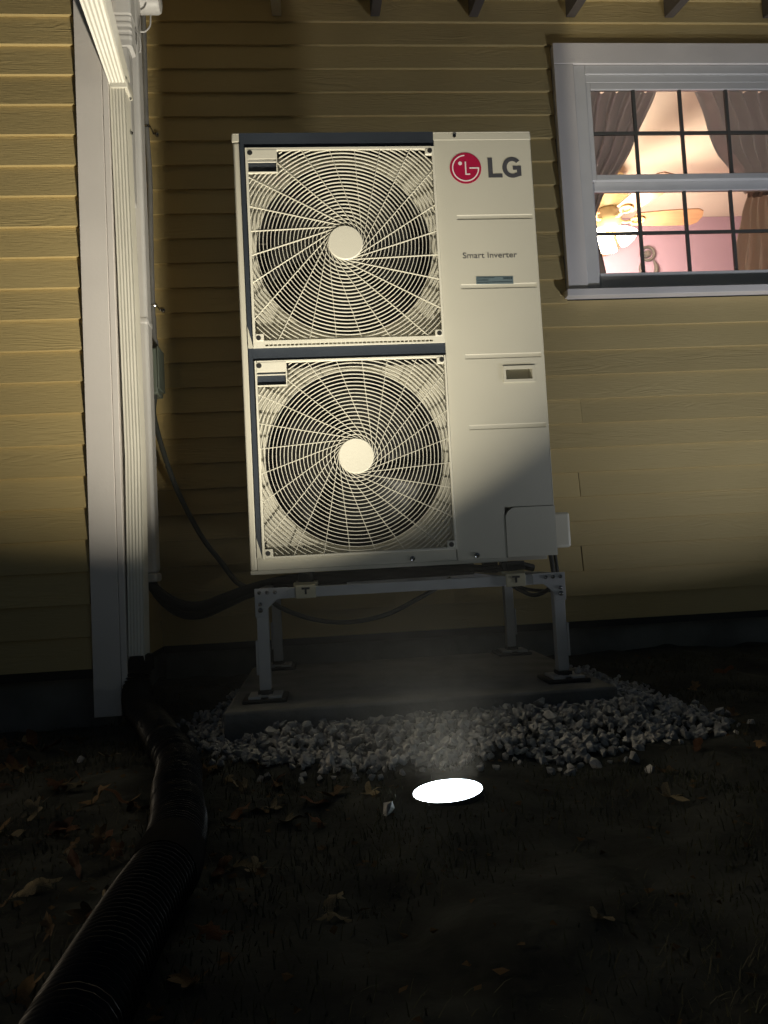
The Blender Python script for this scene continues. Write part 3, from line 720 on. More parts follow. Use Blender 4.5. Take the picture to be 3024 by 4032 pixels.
obj('fan_shroud', shb, 'unit', hp, smooth=True, angle=30)
for z0, z1, zc in GR:
    b = B(); b.lathe([(OR+0.0005, 0.0522), (OR+0.0005, 0.13)], (CX, 0, zc), 64, 'y', cap=False); obj('fan_ring', b, 'dark', hp, smooth=True)
part('inner_case', [(0.0225, 0.03, 0.03, 0.325, 0.012, 1.352), (0.6325, 0.638, 0.03, 0.325, 0.012, 1.352), (0.03, 0.6325, 0.03, 0.325, 1.344, 1.352), (0.03, 0.6325, 0.03, 0.325, 0.0125, 0.02), (0.03, 0.6325, 0.322, 0.325, 0.02, 1.344), (0.0435, 0.632, 0.036, 0.2, 0.64, 0.71)], 'dark')
b = B()
for i in range(150):
    z = 0.03 + i*0.0087; b.box(0.034, 0.625, 0.296, 0.318, z, z+0.0016)
    b.box(0.0305, 0.034, 0.12, 0.31, z, z+0.0016)
co_ = obj('coil_fins', b, 'coil', hp, fixn=False); co_['kind'] = 'stuff'
b = B()
for i in range(26): b.tube([(0.045, 0.30, 0.05+i*0.05), (0.62, 0.30, 0.05+i*0.05)], 0.0045, 6)
tb_ = obj('coil_tubes', b, 'tube', hp, fixn=False); tb_['kind'] = 'stuff'
for gi, (z0, z1, zc) in enumerate(GR):
    fn = empty('fan', (CX, 0.13, zc), parent=hp)
    b = B(); b.lathe([(0.02, 0.085), (0.062, 0.088), (0.068, 0.10), (0.068, 0.17), (0.03, 0.175)], (CX, 0, zc), 32, 'y'); obj('fan_hub', b, 'fan', fn, smooth=True)
    for k in range(3):
        b = B(); nu, nv = 9, 9
        for i in range(nu):
            r_ = 0.06 + 0.195*i/(nu-1)
            for j in range(nv):
                t = j/(nv-1); a = R(120*k + 35*gi + (-50 + 105*t) + 25*i/(nu-1)); b.v.append((CX+r_*math.cos(a), 0.165-0.075*t+0.01*math.sin(t*3.1), zc+r_*math.sin(a)))
        b.f = [(i*nv+j, i*nv+j+1, (i+1)*nv+j+1, (i+1)*nv+j) for i in range(nu-1) for j in range(nv-1)]
        fb = obj('fan_blade', b, 'fan', fn, smooth=True, fixn=False); md = fb.modifiers.new('t', 'SOLIDIFY'); md.thickness = 0.004

# the two fan grilles
def grille_frame(z0, z1, low):
    b = B(); x0, x1 = 0.0385, 0.6335; y0, y1 = -0.0125, 0.0008; t = 0.0075
    b.box(x0, x0+t, y0, y1, z0, z1); b.box(x1-t, x1, y0, y1, z0, z1); b.box(x0+t, x1-t, y0, y1, z1-t, z1)
    if low: b.box(x0+t, x1-t, y0, y1, z0, z0+t)
    else:                              # bottom bar of the upper grille carries a row of small slots
        b.box(x0+t, x1-t, y0, y1, z0+0.0105, z0+0.021); b.box(x0+t, x1-t, y0, y1, z0, z0+0.0035)
        b.box(x0+t, 0.075, y0, y1, z0+0.0035, z0+0.0105); b.box(0.595, x1-t, y0, y1, z0+0.0035, z0+0.0105)
        for i in range(39): b.box(0.0845+i*0.0131, 0.0875+i*0.0131, y0, y1, z0+0.0035, z0+0.0105)
    return b
XL, XR = 0.046, 0.626
def clip_ok(x, z, z0, z1):
    zl = z0+0.0205 if z0 > 0.5 else z0+0.007
    if not (XL-0.001 < x < XR+0.001 and zl < z < z1-0.0065): return False
    if x < 0.138 and z > z1-0.0815: return False
    if x > 0.603 and (z > z1-0.0275 or z < zl+0.022): return False
    if x < 0.072 and z < zl+0.024: return False
    return True
HUB = 0.055
for gi, (z0, z1, zc) in enumerate(GR):
    gr = empty('fan_grille', (CX, -0.006, zc), parent=hp)
    obj('grille_frame', grille_frame(z0, z1, gi == 1), 'grille', gr, fixn=False, bevel=0.0015 if gi else 0.0, seg=1)
    b = B(); b.lathe([(HUB-0.004, 0.0), (HUB, -0.002), (HUB, -0.012), (HUB-0.0025, -0.0145)], (CX, 0, zc), 48, 'y'); obj('grille_hub', b, 'grille', gr, smooth=True, angle=30)
    # corner tabs with screw holes, label plate
    zl = z0+0.0205 if gi == 0 else z0+0.007
    tabs = [((0.604, 0.6265), (z1-0.027, z1-0.007), (0.619, z1-0.0155)), ((0.0455, 0.071), (zl-0.001, zl+0.023), (0.0555, zl+0.0095)), ((0.604, 0.6265), (zl-0.001, zl+0.021), (0.617, zl+0.0085))]
    for (xa, xb), (za, zb2), (hx, hz) in tabs:
        b = B(); b.box(xa, xb, -0.0135, -0.002, za, zb2); tb = obj('corner_tab', b, 'grille', gr, bevel=0.002)
        b = B(); b.lathe([(0.0076, -0.0141), (0.0076, -0.0136)], (hx, 0, hz), 18, 'y'); obj('screw_hole', b, 'hole', gr)
    b = B(); b.box(0.0455, 0.1365, -0.0135, -0.002, z1-0.0365, z1-0.007); b.box(0.0455, 0.1365, -0.0135, -0.002, z1-0.0805, z1-0.0775); b.box(0.1335, 0.1365, -0.0135, -0.002, z1-0.0775, z1-0.0365); b.box(0.0455, 0.1335, -0.0135, -0.010, z1-0.0475, z1-0.0445)
    obj('label_plate', b, 'grille', gr)
    b = B(); b.box(0.0456, 0.1334, -0.003, -0.0015, z1-0.0774, z1-0.0366); obj('label_back', b, 'navy', gr)
    b = B(); b.lathe([(0.0082, -0.0141), (0.0082, -0.0136)], (0.053, 0, z1-0.0165), 18, 'y'); obj('screw_hole', b, 'hole', gr)
    # concentric blades
    nr = 31
    for k in range(nr):
        rr_ = 0.0668 + k*0.0118; seg = int(48 + rr_*420); b = B(); hw = 0.0010; y0, y1 = -0.0085, -0.0030
        prevok = False; runs = []; cur = []
        for i in range(seg+1):
            a = 2*math.pi*i/seg; x, z = CX+rr_*math.cos(a), zc+rr_*math.sin(a)
            if clip_ok(x, z, z0, z1): cur.append(a)
            else:
                if len(cur) > 1: runs.append(cur)
                cur = []
        if len(cur) > 1: runs.append(cur)
        for run in runs:
            n = len(run); vs = []
            for a in run:
                ca, sa = math.cos(a), math.sin(a)
                for r_, y in ((rr_-hw, y0), (rr_+hw, y0), (rr_+hw, y1), (rr_-hw, y1)): vs.append((CX+r_*ca, y, zc+r_*sa))
            fs = [(i*4+j, i*4+(j+1) % 4, (i+1)*4+(j+1) % 4, (i+1)*4+j) for i in range(n-1) for j in range(4)] + [(0, 3, 2, 1), ((n-1)*4, (n-1)*4+1, (n-1)*4+2, (n-1)*4+3)]
            b = B(); b.add(vs, fs); obj('grille_ring', b, 'grille', gr, fixn=False)
    for k in range(24):
        ph = R(-90 + 15*k + (2 if gi == 0 else 4)); P = np.array([math.cos(ph), math.sin(ph)])*HUB*0.97; T = np.array([-math.sin(ph), math.cos(ph)])
        tt = 0.0
        for s_ in np.linspace(0.02, 0.45, 300):
            x, z = CX+P[0]+T[0]*s_, zc+P[1]+T[1]*s_
            if clip_ok(x, z, z0, z1): tt = s_
            elif s_ > 0.06: break
        b = B(); hw = 0.0008; nn_ = P/np.linalg.norm(P); vs = []
        for s_ in (0.004, tt+0.002):
            c = np.array([CX, zc]) + P + T*s_
            for d_, y in ((-hw, -0.0105), (hw, -0.0105), (hw, -0.0040), (-hw, -0.0040)): vs.append((c[0]+nn_[0]*d_, y, c[1]+nn_[1]*d_))
        b.add(vs, [(0,1,5,4),(1,2,6,5),(2,3,7,6),(3,0,4,7),(0,3,2,1),(4,5,6,7)]); obj('grille_spoke', b, 'grille', gr, fixn=False)

# ------------------------------------------------------------------ stand
PT = -0.369
sd = empty('heat_pump_stand', (0.48, 0.28, PT), 'grey four-legged metal stand bolted together under the heat pump', 'stand')
for (x, y) in ((0.017, -0.05), (0.917, -0.05), (0.017, 0.60), (0.917, 0.60)):
    left = x < 0.5; front = y < 0.1
    lg_ = part('leg', [(x, x+0.034, y, y+0.034, PT+0.03, -0.042)], 'steel', sd, bevel=0.002)
    sx = x-0.0065 if left else x+0.0345
    part('leg_sleeve', [(sx, sx+0.006, y-0.001, y+0.036, PT+0.075, PT+0.175)], 'steel', lg_, bevel=0.0015)
    fo = part('foot', [(x-0.048, x+0.082, y-0.05, y+0.075, PT+0.0005, PT+0.012)], 'rubber', lg_, bevel=0.004)
    part('foot_plate', [(x-0.030, x+0.006, y-0.045, y+0.05, PT+0.0122, PT+0.020), (x+0.028, x+0.066, y-0.045, y+0.05, PT+0.0122, PT+0.020), (x+0.0062, x+0.0278, y-0.02, y+0.05, PT+0.0122, PT+0.018)], 'steel', lg_, bevel=0.0015)
    part('foot_block', [(x-0.004, x+0.038, y-0.012, y+0.04, PT+0.0182, PT+0.0298)], 'rubber', lg_)
for y in (-0.05, 0.60):
    part('cross_beam', [(0.0515, 0.9165, y+0.002, y+0.033, -0.0735, -0.0425)], 'steel', sd, bevel=0.002)
for x in (0.017, 0.917):
    part('side_beam', [(x+0.003, x+0.031, -0.0155, 0.5995, -0.0735, -0.0425)], 'steel', sd, bevel=0.002)
for y, f in ((-0.05, -1), (0.634, 1)):
    for s, x in ((1, 0.014), (-1, 0.954)):
        poly = [(0, -0.0405), (0, -0.125), (0.034, -0.125), (0.034, -0.103), (0.068, -0.0735), (0.1, -0.0735), (0.1, -0.0405)]
        poly = [(x+s*px, pz) for px, pz in poly]
        if s < 0: poly = poly[::-1]
        b = B(); b.prism(poly, y-0.0035 if f < 0 else y+0.0005, y-0.0003 if f < 0 else y+0.0035)
        gp = obj('gusset_plate', b, 'steel', sd, bevel=0.0008)
        if f < 0:
            for px, pz in ((0.014, -0.053), (0.037, -0.053), (0.060, -0.053), (0.0155, -0.087), (0.0155, -0.1045)):
                b = B(); rb_ = 0.0062 if pz > -0.1 else 0.0078
                b.lathe([(rb_, y-0.0036), (rb_*0.98, y-0.0052), (rb_*0.75, y-0.0078), (rb_*0.35, y-0.0092)], (x+s*px, 0, pz), 16, 'y'); obj('bolt', b, 'bolt', gp, smooth=True)
for x in (0.165, 0.800):
    mr_ = part('mounting_rail', [(x-0.036, x+0.036, -0.03, 0.62, -0.042, -0.030)], 'cream', sd, bevel=0.001)
    part('rail_clamp', [(x-0.030, x+0.030, -0.060, -0.0535, -0.0760, -0.0365), (x-0.030, x+0.030, -0.0535, -0.031, -0.0418, -0.0365)], 'cream', mr_, bevel=0.002)
    part('clamp_hook', [(x-0.012, x+0.012, -0.0625, -0.0602, -0.0500, -0.0440), (x-0.003, x+0.003, -0.0625, -0.0602, -0.0640, -0.0500)], 'hole', mr_)
    for y in (0.03, 0.30):
        part('rubber_mount', [(x-0.024, x+0.024, y-0.024, y+0.024, -0.0298, -0.0002)], 'rubber', mr_, bevel=0.003)

# pad
b = B(); b.box(-0.073, 1.042, -0.198, 0.70, GZ-0.03, PT)
tag(obj('equipment_pad', b, 'concrete', bevel=0.008, seg=2), 'grey concrete pad carrying the heat pump stand', 'concrete pad')

# ------------------------------------------------------------------ hoses and cables round the stand
ls = empty('line_set', (-0.36, 0.42, -0.1), 'black foam-wrapped refrigerant pipes looping from the wall cover to the heat pump', 'refrigerant pipes')
b = B(); b.tube(bez([(-0.388, 0.415, 0.01), (-0.375, 0.41, -0.035), (-0.302, 0.40, -0.090), (-0.222, 0.40, -0.106), (-0.124, 0.40, -0.080), (-0.03, 0.36, -0.052), (0.10, 0.25, -0.028), (0.30, 0.10, -0.021), (0.52, 0.08, -0.019), (0.70, 0.09, -0.018)], 70), 0.019, 14); obj('insulated_pipe', b, 'foam', ls, smooth=True)
b = B(); b.tube(bez([(-0.390, 0.435, 0.0), (-0.37, 0.44, -0.06), (-0.300, 0.44, -0.125), (-0.220, 0.44, -0.137), (-0.130, 0.43, -0.105), (-0.04, 0.40, -0.07), (0.06, 0.40, -0.06), (0.3, 0.42, -0.06)], 60), 0.016, 14); obj('insulated_pipe', b, 'foam', ls, smooth=True)
b = B(); b.tube(bez([(0.02, 0.52, -0.09), (0.048, 0.55, -0.132), (0.173, 0.55, -0.185), (0.31, 0.55, -0.204), (0.45, 0.55, -0.183), (0.565, 0.55, -0.134), (0.642, 0.55, -0.096), (0.70, 0.54, -0.06)], 48), 0.009, 10)
tag(obj('cable', b, 'cable', smooth=True), 'thin dark cable hanging in a long loop behind the stand', 'cable')
b = B(); b.tube(bez([(0.985, 0.20, 0.036), (0.99, 0.19, -0.02), (0.99, 0.20, -0.09), (0.95, 0.28, -0.126), (0.90, 0.30, -0.105), (0.866, 0.30, -0.082), (0.82, 0.3, -0.06)], 40), 0.0075, 10)
tag(obj('cable', b, 'rubber', smooth=True), 'black cable curling from the side box down under the beam', 'cable')
b = B(); b.tube(bez([(1.005, 0.22, 0.036), (1.01, 0.21, -0.01), (1.01, 0.22, -0.10), (0.97, 0.32, -0.112), (0.91, 0.33, -0.098), (0.87, 0.32, -0.07)], 40), 0.006, 10)
tag(obj('cable', b, 'rubber', smooth=True), 'thinner black cable beside the other one below the side box', 'cable')
b = B(); b.tube(bez([(0.68, 0.06, -0.015), (0.76, 0.03, -0.022), (0.83, 0.02, -0.014), (0.88, 0.03, -0.025)], 24), 0.012, 10); b.box(0.79, 0.845, 0.0, 0.06, -0.028, -0.0005)
tag(obj('drain_fitting', b, 'rubber', smooth=False), 'black drain hose fitting under the service cover of the heat pump', 'hose fitting')

# ------------------------------------------------------------------ black drain pipe
dp = empty('drain_pipe', (-0.3, 0.1, GZ), 'black corrugated drain pipe running from the downspout across the lawn', 'drain pipe')
b = B(); b.lathe([(0.030, -0.30), (0.046, -0.285), (0.046, -0.262), (0.041, -0.238), (0.030, -0.236)], (-0.382, 0.182, 0), 24)
b.v = [(x, y, z) for x, y, z in b.v]; 
obj('adapter', b, 'pipe', dp, smooth=True)
path = bez([(-0.382, 0.182, -0.27), (-0.384, 0.150, -0.345), (-0.350, 0.05, -0.395), (-0.285, -0.10, -0.402), (-0.205, -0.34, -0.400), (-0.12, -0.60, -0.402), (-0.085, -0.80, -0.402), (-0.042, -1.02, -0.400), (-0.028, -1.19, -0.400), (-0.034, -1.30, -0.402), (-0.038, -1.42, -0.404), (-0.038, -1.60, -0.404), (-0.035, -1.9, -0.404), (-0.03, -2.3, -0.404)], 2600)
arcs = [0.0]
for i in range(1, len(path)): arcs.append(arcs[-1] + (path[i]-path[i-1]).length)
def hose(name, a0, a1, m):
    P_, R_ = [], []
    for p_, q_ in zip(path, arcs):
        if a0 <= q_ <= a1:
            base = 0.0465 if q_ > 0.12 else 0.036+0.0105*q_/0.12
            P_.append(p_); R_.append(base + 0.0030*math.sin(q_/0.0115*2*math.pi))
    b = B(); b.tube(P_, R_, 18); return obj(name, b, m, dp, smooth=True)
aj = next(q_ for p_, q_ in zip(path, arcs) if p_.y < -1.17)
hose('corrugated_hose', 0.0, aj+0.004, 'hose'); hose('corrugated_hose', aj+0.0045, 99, 'hose')
cp_ = [p_ for p_, q_ in zip(path, arcs) if aj-0.045 < q_ < aj+0.05][::4]
b = B(); b.tube(cp_, [0.0505 + 0.0016*math.sin(math.pi*i/(len(cp_)-1)) for i in range(len(cp_))], 24); obj('coupling', b, 'pipe', dp, smooth=True)

# ------------------------------------------------------------------ gravel
def in_poly(x, y, poly):
    c = False; n = len(poly)
    for i in range(n):
        x1, y1 = poly[i]; x2, y2 = poly[(i+1) % n]
        if (y1 > y) != (y2 > y) and x < (x2-x1)*(y-y1)/(y2-y1)+x1: c = not c
    return c
GP = [(-0.22, 0.20), (-0.20, -0.06), (-0.15, -0.24), (-0.02, -0.43), (0.20, -0.59), (0.40, -0.63), (0.62, -0.62), (0.78, -0.62), (0.96, -0.57), (1.18, -0.50), (1.26, -0.41), (1.28, -0.11), (1.29, 0.18), (1.22, 0.44), (1.03, 0.5), (-0.06, 0.4)]
def edge_dist(x, y):
    d = 9
    for i in range(len(GP)-3):
        a = Vector(GP[i]); c = Vector(GP[i+1]); p = Vector((x, y)); t = max(0, min(1, (p-a).dot(c-a)/(c-a).length_squared)); d = min(d, (p-(a+(c-a)*t)).length)
    return d
def stone_variant():
    bm = bmesh.new()
    for k in range(random.randint(11, 15)):
        v = Vector((random.gauss(0, 1), random.gauss(0, 1), random.gauss(0, 1))).normalized()*random.uniform(0.85, 1.15); bm.verts.new(v)
    r_ = bmesh.ops.convex_hull(bm, input=bm.verts[:]); bmesh.ops.delete(bm, geom=[g for g in r_['geom_interior'] if isinstance(g, bmesh.types.BMVert)], context='VERTS')
    bmesh.ops.recalc_face_normals(bm, faces=bm.faces); bm.verts.index_update()
    vs = np.array([v.co[:] for v in bm.verts]); fs = np.array([[v.index for v in f.verts] for f in bm.faces]); bm.free(); return vs, fs
SV = [stone_variant() for _ in range(24)]
def rotm():
    q = rng.normal(size=4); q /= np.linalg.norm(q); a, b_, c, d = q
    return np.array([[1-2*(c*c+d*d), 2*(b_*c-a*d), 2*(b_*d+a*c)], [2*(b_*c+a*d), 1-2*(b_*b_+d*d), 2*(c*d-a*b_)], [2*(b_*d-a*c), 2*(c*d+a*b_), 1-2*(b_*b_+c*c)]])
V_, F_ = [], []; off = 0; cnt = 0; tries = 0
while cnt < 3600 and tries < 90000:
    tries += 1
    x, y = random.uniform(-0.26, 1.33), random.uniform(-0.68, 0.5)
    if -0.073 < x < 1.042 and y > -0.195: continue
    ins = in_poly(x, y, GP); de = edge_dist(x, y)
    if not ins and not (de < 0.05 and random.random() < 0.10): continue
    if ins and random.random() > 0.35 + de/0.06: continue
    top = 0.042*min(1, de/0.20) if ins else 0
    s_ = random.uniform(0.006, 0.0135)*(1.3 if random.random() < 0.12 else 1)
    z = float(gh(x, y)) + s_*0.55 + random.random()**0.6*top
    vs, fs = SV[random.randrange(24)]
    A = (vs*np.array([s_*random.uniform(0.95, 1.35), s_*random.uniform(0.8, 1.1), s_*random.uniform(0.6, 0.95)])) @ rotm().T + np.array([x, y, z])
    V_.append(A); F_.append(fs+off); off += len(A); cnt += 1
b = B(); b.v = [tuple(q_) for q_ in np.concatenate(V_)]; b.f = [tuple(q_) for q_ in np.concatenate(F_)]
tag(obj('gravel', b, 'stone', fixn=False), 'bed of white crushed stone banked round the concrete pad', 'gravel', kind='stuff')
def stray(x, y, s_, label, z=None):
    vs, fs = SV[random.randrange(24)]
    b = B(); zz = (float(gh(x, y)) if z is None else z) + s_*0.5
    b.v = [tuple(q_) for q_ in ((vs*np.array([s_, s_*0.8, s_*0.8])) @ rotm().T + np.array([x, y, zz]))]; b.f = [tuple(q_) for q_ in fs]
    tag(obj('stone', b, 'stone', origin=(x, y, zz)), label, 'stone', 'white stones strayed from the gravel bed')
stray(0.318, -0.926, 0.017, 'lone white stone on the lawn just in front of the glowing lamp')
stray(0.808, -0.640, 0.018, 'pointed white stone standing just off the gravel edge, beyond the lamp')
stray(0.700, -0.665, 0.013, 'small white stone on the lawn between the lamp and the pointed stone')
stray(0.902, -0.722, 0.015, 'white stone lying against a curled tan leaf past the gravel')
stray(0.975, -0.055, 0.014, 'white stone lying on the stand foot at the pad corner', PT+0.02)
stray(0.052, -0.565, 0.014, 'white stone on the soil between the drain pipe and the gravel')
stray(1.045, -0.57, 0.010, 'small white chip off the gravel edge near the lawn leaves')
stray(-0.43, -0.28, 0.013, 'pale stone among dead leaves close to the wing corner')

# ------------------------------------------------------------------ ground lamps
def ground_lamp(x, y, label, tilt=(0.0, 0.0), beam=(0.0, 0.0), power=30.0, colour=(1.0, 0.92, 0.74), spread=123, zl=0.033):
    t = empty('ground_lamp', (x, y, GZ), label, 'ground light', 'round lamps set in the lawn')
    mt = Matrix.Translation((x, y, GZ+zl)) @ Matrix.Rotation(tilt[0], 4, 'X') @ Matrix.Rotation(tilt[1], 4, 'Y')
    b = B(); b.lathe([(0.050, -0.045), (0.069, -0.03), (0.0715, -0.004), (0.0700, 0.0005), (0.0675, 0.001), (0.0670, -0.004), (0.04, -0.005)], (0, 0, 0), 48); b.rot(mt); obj('housing', b, 'housing', t, smooth=True, angle=50)
    b = B(); b.lathe([(0.0668, -0.0035), (0.0665, 0.0012), (0.058, 0.0032), (0.030, 0.0046)], (0, 0, 0), 40); b.rot(mt); obj('lens', b, 'lens', t, smooth=True)
    b = B(); b.lathe([(0.020, -0.045), (0.016, -0.08), (0.003, -0.2)], (0, 0, 0), 12); b.rot(mt); obj('ground_spike', b, 'housing', t, smooth=True)
    al = bpy.data.lights.new('lamp_beam', 'AREA'); al.shape = 'DISK'; al.size = 0.125; al.energy = power; al.color = colour; al.spread = R(spread)
    ao = bpy.data.objects.new('lamp_beam', al); link(ao, t, (x, y, GZ+zl+0.008))
    ao.rotation_euler = (Matrix.Rotation(beam[0], 4, 'X') @ Matrix.Rotation(beam[1], 4, 'Y') @ Matrix.Rotation(math.pi, 4, 'X')).to_euler()
    return t
ground_lamp(0.44, -0.86, 'glowing round lamp in the lawn in front of the heat pump', (R(0.5), R(-3.5)), (0.0, R(-15)), 51.0)
ground_lamp(2.30, -0.46, 'lit round lamp in the lawn past the window, out of the picture', (R(-2), R(-3)), (R(-6), R(-13)), 19.0, (0.88, 0.91, 1.0), 137)

# ------------------------------------------------------------------ fallen leaves, grass, crumbs
def leaf_mesh(name, m, kind, seed):
    rs = random.Random(seed); b = B(); pts = []
    n = 28
    for i in range(n):
        a = 2*math.pi*i/n
        lob = 0.78 + 0.22*math.cos(a*7 + rs.uniform(-0.5, 0.5))
        if kind == 0:   rad_ = (0.40+0.60*abs(math.cos(a))**1.1)*lob*rs.uniform(0.85, 1.12)
        elif kind == 1: rad_ = (0.34+0.62*abs(math.cos(a))**1.6)*(0.9+0.1*lob)*rs.uniform(0.9, 1.08)
        else:           rad_ = (0.62+0.34*math.cos(a*5))*rs.uniform(0.8, 1.1)*(1 if math.cos(a) > -0.6 else 0.6)
        pts.append((rad_*math.cos(a), rad_*math.sin(a)*(0.72 if kind < 2 else 0.95)))
    cu1, cu2, ph = rs.uniform(0.15, 0.5), rs.uniform(-0.3, 0.3), rs.uniform(0, 6)
    def hz(x, y): return cu1*(y*y) + cu2*(x*x) + 0.10*math.sin(5*x+ph)+0.08*math.sin(6*y+ph*2)
    vs = [(0, 0, hz(0, 0))] + [(x*0.5, y*0.5, hz(x*0.5, y*0.5)) for x, y in pts] + [(x, y, hz(x, y)) for x, y in pts]
    fs = [(0, 1+i, 1+(i+1) % n) for i in range(n)] + [(1+i, 1+n+i, 1+n+(i+1) % n, 1+(i+1) % n) for i in range(n)]
    o = len(vs); vs += [(-0.45, 0.012, hz(-0.45, 0)), (-0.45, -0.012, hz(-0.45, 0)), (-1.25, 0, 0.1)]; fs.append((o, o+1, o+2))
    b.add(vs, fs); return mesh_from(b, name, m, smooth=True, fixn=False)
LM = [leaf_mesh('leaf', ('leaf1', 'leaf2', 'leaf3')[i % 3], i % 3 if i < 6 else 0, 10+i) for i in range(9)]
def leaf(x, y, size, mi, label, group, rz=None, tilt=0.35, lift=0.004):
    o = bpy.data.objects.new('fallen_leaf', LM[mi]); z = float(gh(x, y))+lift+size*0.12
    link(o, None, (x, y, z)); o.scale = (size, size, size)
    o.rotation_euler = (random.gauss(0, tilt), random.gauss(0, tilt), random.uniform(0, 6.28) if rz is None else rz)
    tag(o, label, 'leaf', group)
G2 = 'leaves lying singly on the lawn'
leaf(0.223, -0.776, 0.042, 0, 'large tan lobed leaf between the gravel and the glowing lamp', G2, 0.6, 0.1)
leaf(0.290, -0.800, 0.034, 2, 'pale leaf lying flat nearest the glowing lamp', G2, 0.3, 0.1)
leaf(0.930, -0.740, 0.034, 0, 'curled tan leaf with a white stone at its end', G2, 0.1, 0.2)
leaf(1.046, -0.650, 0.030, 1, 'rust leaf on the lawn near the tip of the gravel bed', G2, 1.0, 0.3)
leaf(0.862, -0.900, 0.045, 2, 'wide ragged leaf on the open lawn past the lamp', G2, 0.2, 0.15)
leaf(0.10, -0.62, 0.040, 0, 'tan leaf lying against the gravel close to the drain pipe', G2, 2.0, 0.2)
leaf(0.13, -0.88, 0.040, 2, 'pale lobed leaf midway between the drain pipe and the lamp', G2, 0.1, 0.15)
leaf(0.045, -0.49, 0.035, 3, 'brown leaf half on the first stones beside the pipe', G2, 2.6, 0.3)
leaf(1.21, -0.62, 0.032, 3, 'brown leaf on the dark lawn beyond the gravel tip', G2, None, 0.25)
leaf(0.93, -1.25, 0.030, 2, 'small pale leaf alone on the dark lawn below the open picture corner', G2, None, 0.25)
leaf(0.55, -1.38, 0.028, 5, 'small leaf on the lawn at the bottom below the lamp', G2, None, 0.25)
leaf(1.32, -0.30, 0.035, 0, 'tan leaf beside the far end of the gravel bed', G2, None, 0.25)
leaf(1.62, 0.30, 0.040, 1, 'rust leaf on bare soil near the foundation below the window', G2, None, 0.3)
leaf(1.42, 0.12, 0.038, 0, 'tan leaf on the soil behind the gravel tail', G2, None, 0.3)
leaf(1.85, 0.05, 0.04, 2, 'pale leaf on the soil farthest along the house wall', G2, None, 0.3)
for i in range(170):
    for _ in range(50):
        x, y = random.uniform(-0.95, -0.08), random.uniform(-1.7, 0.06)
        pipe_x = np.interp(y, [-1.9, -1.2, -0.8, -0.34, 0.1], [-0.06, -0.034, -0.088, -0.205, -0.345])
        if x < pipe_x-0.055: break
    mi = random.randrange(9)
    zn = 'under the wing wall' if y > -0.25 else 'touching the corrugated drain pipe' if x > pipe_x-0.2 and y > -1.2 else 'by the near end of the drain pipe' if y < -1.2 else 'on the open ground between wing and camera'
    leaf(x, y, random.uniform(0.022, 0.044), mi, 'dead %s leaf in the litter %s' % (('tan', 'rust', 'pale')[mi % 3], zn), 'dead %s leaves %s' % (('tan', 'rust', 'pale')[mi % 3], zn), None, 0.5, random.uniform(0.002, 0.018))
for i in range(22):
    for _ in range(50):
        x, y = random.uniform(-0.12, 0.26), random.uniform(-1.45, -0.45)
        pipe_x = np.interp(y, [-1.9, -1.2, -0.8, -0.34, 0.1], [-0.06, -0.034, -0.088, -0.205, -0.345])
        if pipe_x+0.07 < x < pipe_x+0.28 and not in_poly(x, y, GP): break
    mi = random.randrange(9); cn = ('tan', 'rust', 'pale')[mi % 3]; zn = 'level with the gravel' if y > -0.75 else 'level with the lamp' if y > -1.05 else 'nearer than the lamp'
    leaf(x, y, random.uniform(0.020, 0.038), mi, 'dull %s leaf %s on the lamp side of the drain pipe' % (cn, zn), 'dull %s leaves %s on the lamp side of the pipe' % (cn, zn), None, 0.3, 0.003)

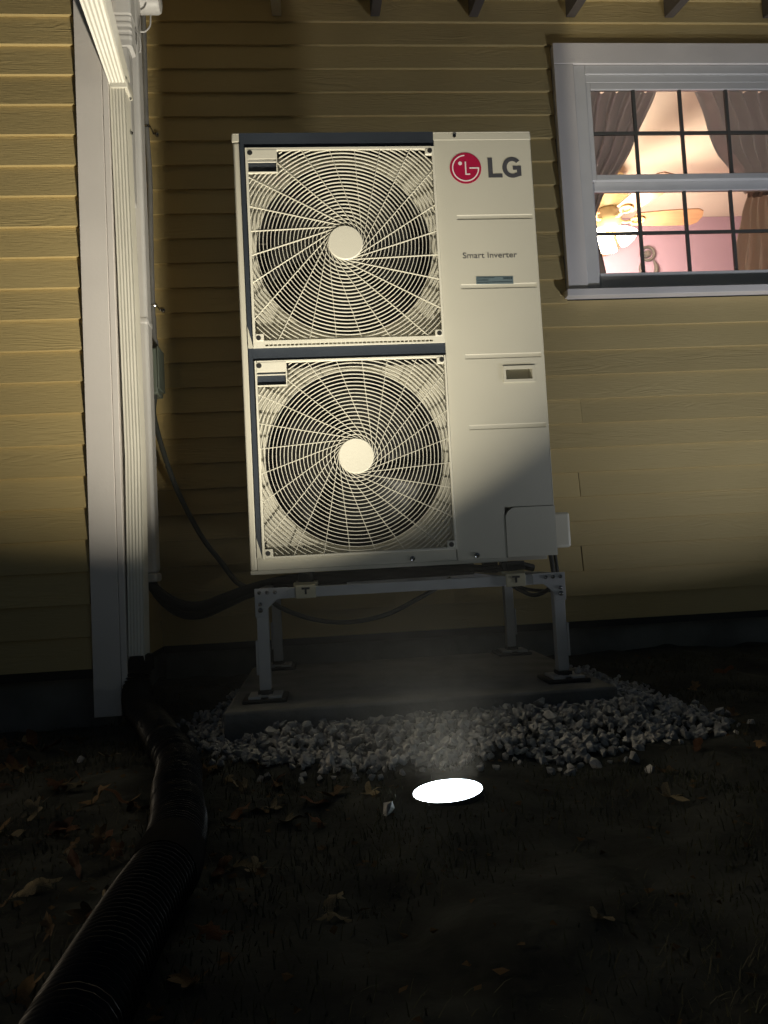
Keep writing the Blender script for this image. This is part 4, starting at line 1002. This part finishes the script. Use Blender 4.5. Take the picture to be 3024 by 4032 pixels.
def blades(n, region, hmin, hmax, wmin, lean):
    b = B(); V = []; F = []
    for i in range(n):
        for _ in range(20):
            x, y = random.uniform(*region[0]), random.uniform(*region[1])
            if (-0.08 < x < 1.05 and y > -0.2) or math.hypot(x-0.44, y+0.86) < 0.088 or (in_poly(x, y, GP) and random.random() < 0.95): continue
            if math.sin(x*9.1+1.3*math.sin(y*7.7))+math.sin(y*11.3+2*math.sin(x*5.1)) < random.uniform(-1.6, 1.2): continue
            break
        else: continue
        z = float(0)+GZ; a = random.uniform(0, 6.28); h = random.uniform(hmin, hmax); l_ = random.uniform(0.3, 1.0)*lean
        wx, wy = -math.sin(a)*wmin*random.uniform(0.6, 1.3), math.cos(a)*wmin*random.uniform(0.6, 1.3)
        V.append((x, y, a, h, l_, wx, wy))
    A = np.array(V); zz = gh(A[:, 0], A[:, 1]); o = 0
    for (x, y, a, h, l_, wx, wy), z in zip(V, zz):
        dx, dy = math.cos(a)*h*l_, math.sin(a)*h*l_; hz_ = h*math.sqrt(max(0.05, 1-l_*l_))
        b.v += [(x-wx, y-wy, z-0.002), (x+wx, y+wy, z-0.002), (x+dx*0.5+wx*0.7, y+dy*0.5+wy*0.7, z+hz_*0.65), (x+dx*0.5-wx*0.7, y+dy*0.5-wy*0.7, z+hz_*0.65), (x+dx, y+dy, z+hz_)]
        b.f += [(o, o+1, o+2, o+3), (o+3, o+2, o+4)]; o += 5
    return b
tag(obj('grass', blades(30000, ((-1.1, 2.2), (-1.75, 0.6)), 0.006, 0.030, 0.0009, 1.0), 'grass', fixn=False), 'short sparse grass over dark soil', 'grass', kind='stuff')
b = B()
for i in range(3200):
    x, y = random.uniform(-1.1, 2.0), random.uniform(-1.75, 0.6)
    if (-0.08 < x < 1.05 and y > -0.2) or math.hypot(x-0.44, y+0.86) < 0.088: continue
    if x > 0.1 and random.random() < 0.55: continue
    z = float(gh(x, y)) + 0.003; s_ = random.uniform(0.003, 0.010); a = random.uniform(0, 6.28); o = len(b.v)
    for k in range(4):
        aa = a + k*1.57 + random.uniform(-0.4, 0.4); r_ = s_*random.uniform(0.4, 1.2); b.v.append((x+r_*math.cos(aa), y+r_*math.sin(aa), z+random.uniform(-0.002, 0.005)))
    b.f += [(o, o+1, o+2), (o, o+2, o+3)]
tag(obj('leaf_litter', b, 'litter', fixn=False), 'crumbled leaf litter scattered over the soil', 'leaf litter', kind='stuff')

# added haze that stands in for camera glare round the lamp
b = B(); b.box(-7, 7, -3.2, 8, GZ-1, 3.3)
hz = obj('glare_haze', b, 'soil'); hz.data.materials.clear()
hm = bpy.data.materials.new('thin_glare_haze'); hm.use_nodes = True; hn = hm.node_tree.nodes; hn.remove(hn['Principled BSDF'])
pv = hn.new('ShaderNodeVolumePrincipled'); pv.inputs['Color'].default_value = (0.92, 0.96, 1, 1); pv.inputs['Density'].default_value = 0.0022; pv.inputs['Anisotropy'].default_value = 0.6
hm.node_tree.links.new(pv.outputs[0], hn['Material Output'].inputs['Volume']); hz.data.materials.append(hm); tag(hz, kind='stuff')
for o in sc.objects:
    if '_o' in o: del o['_o']
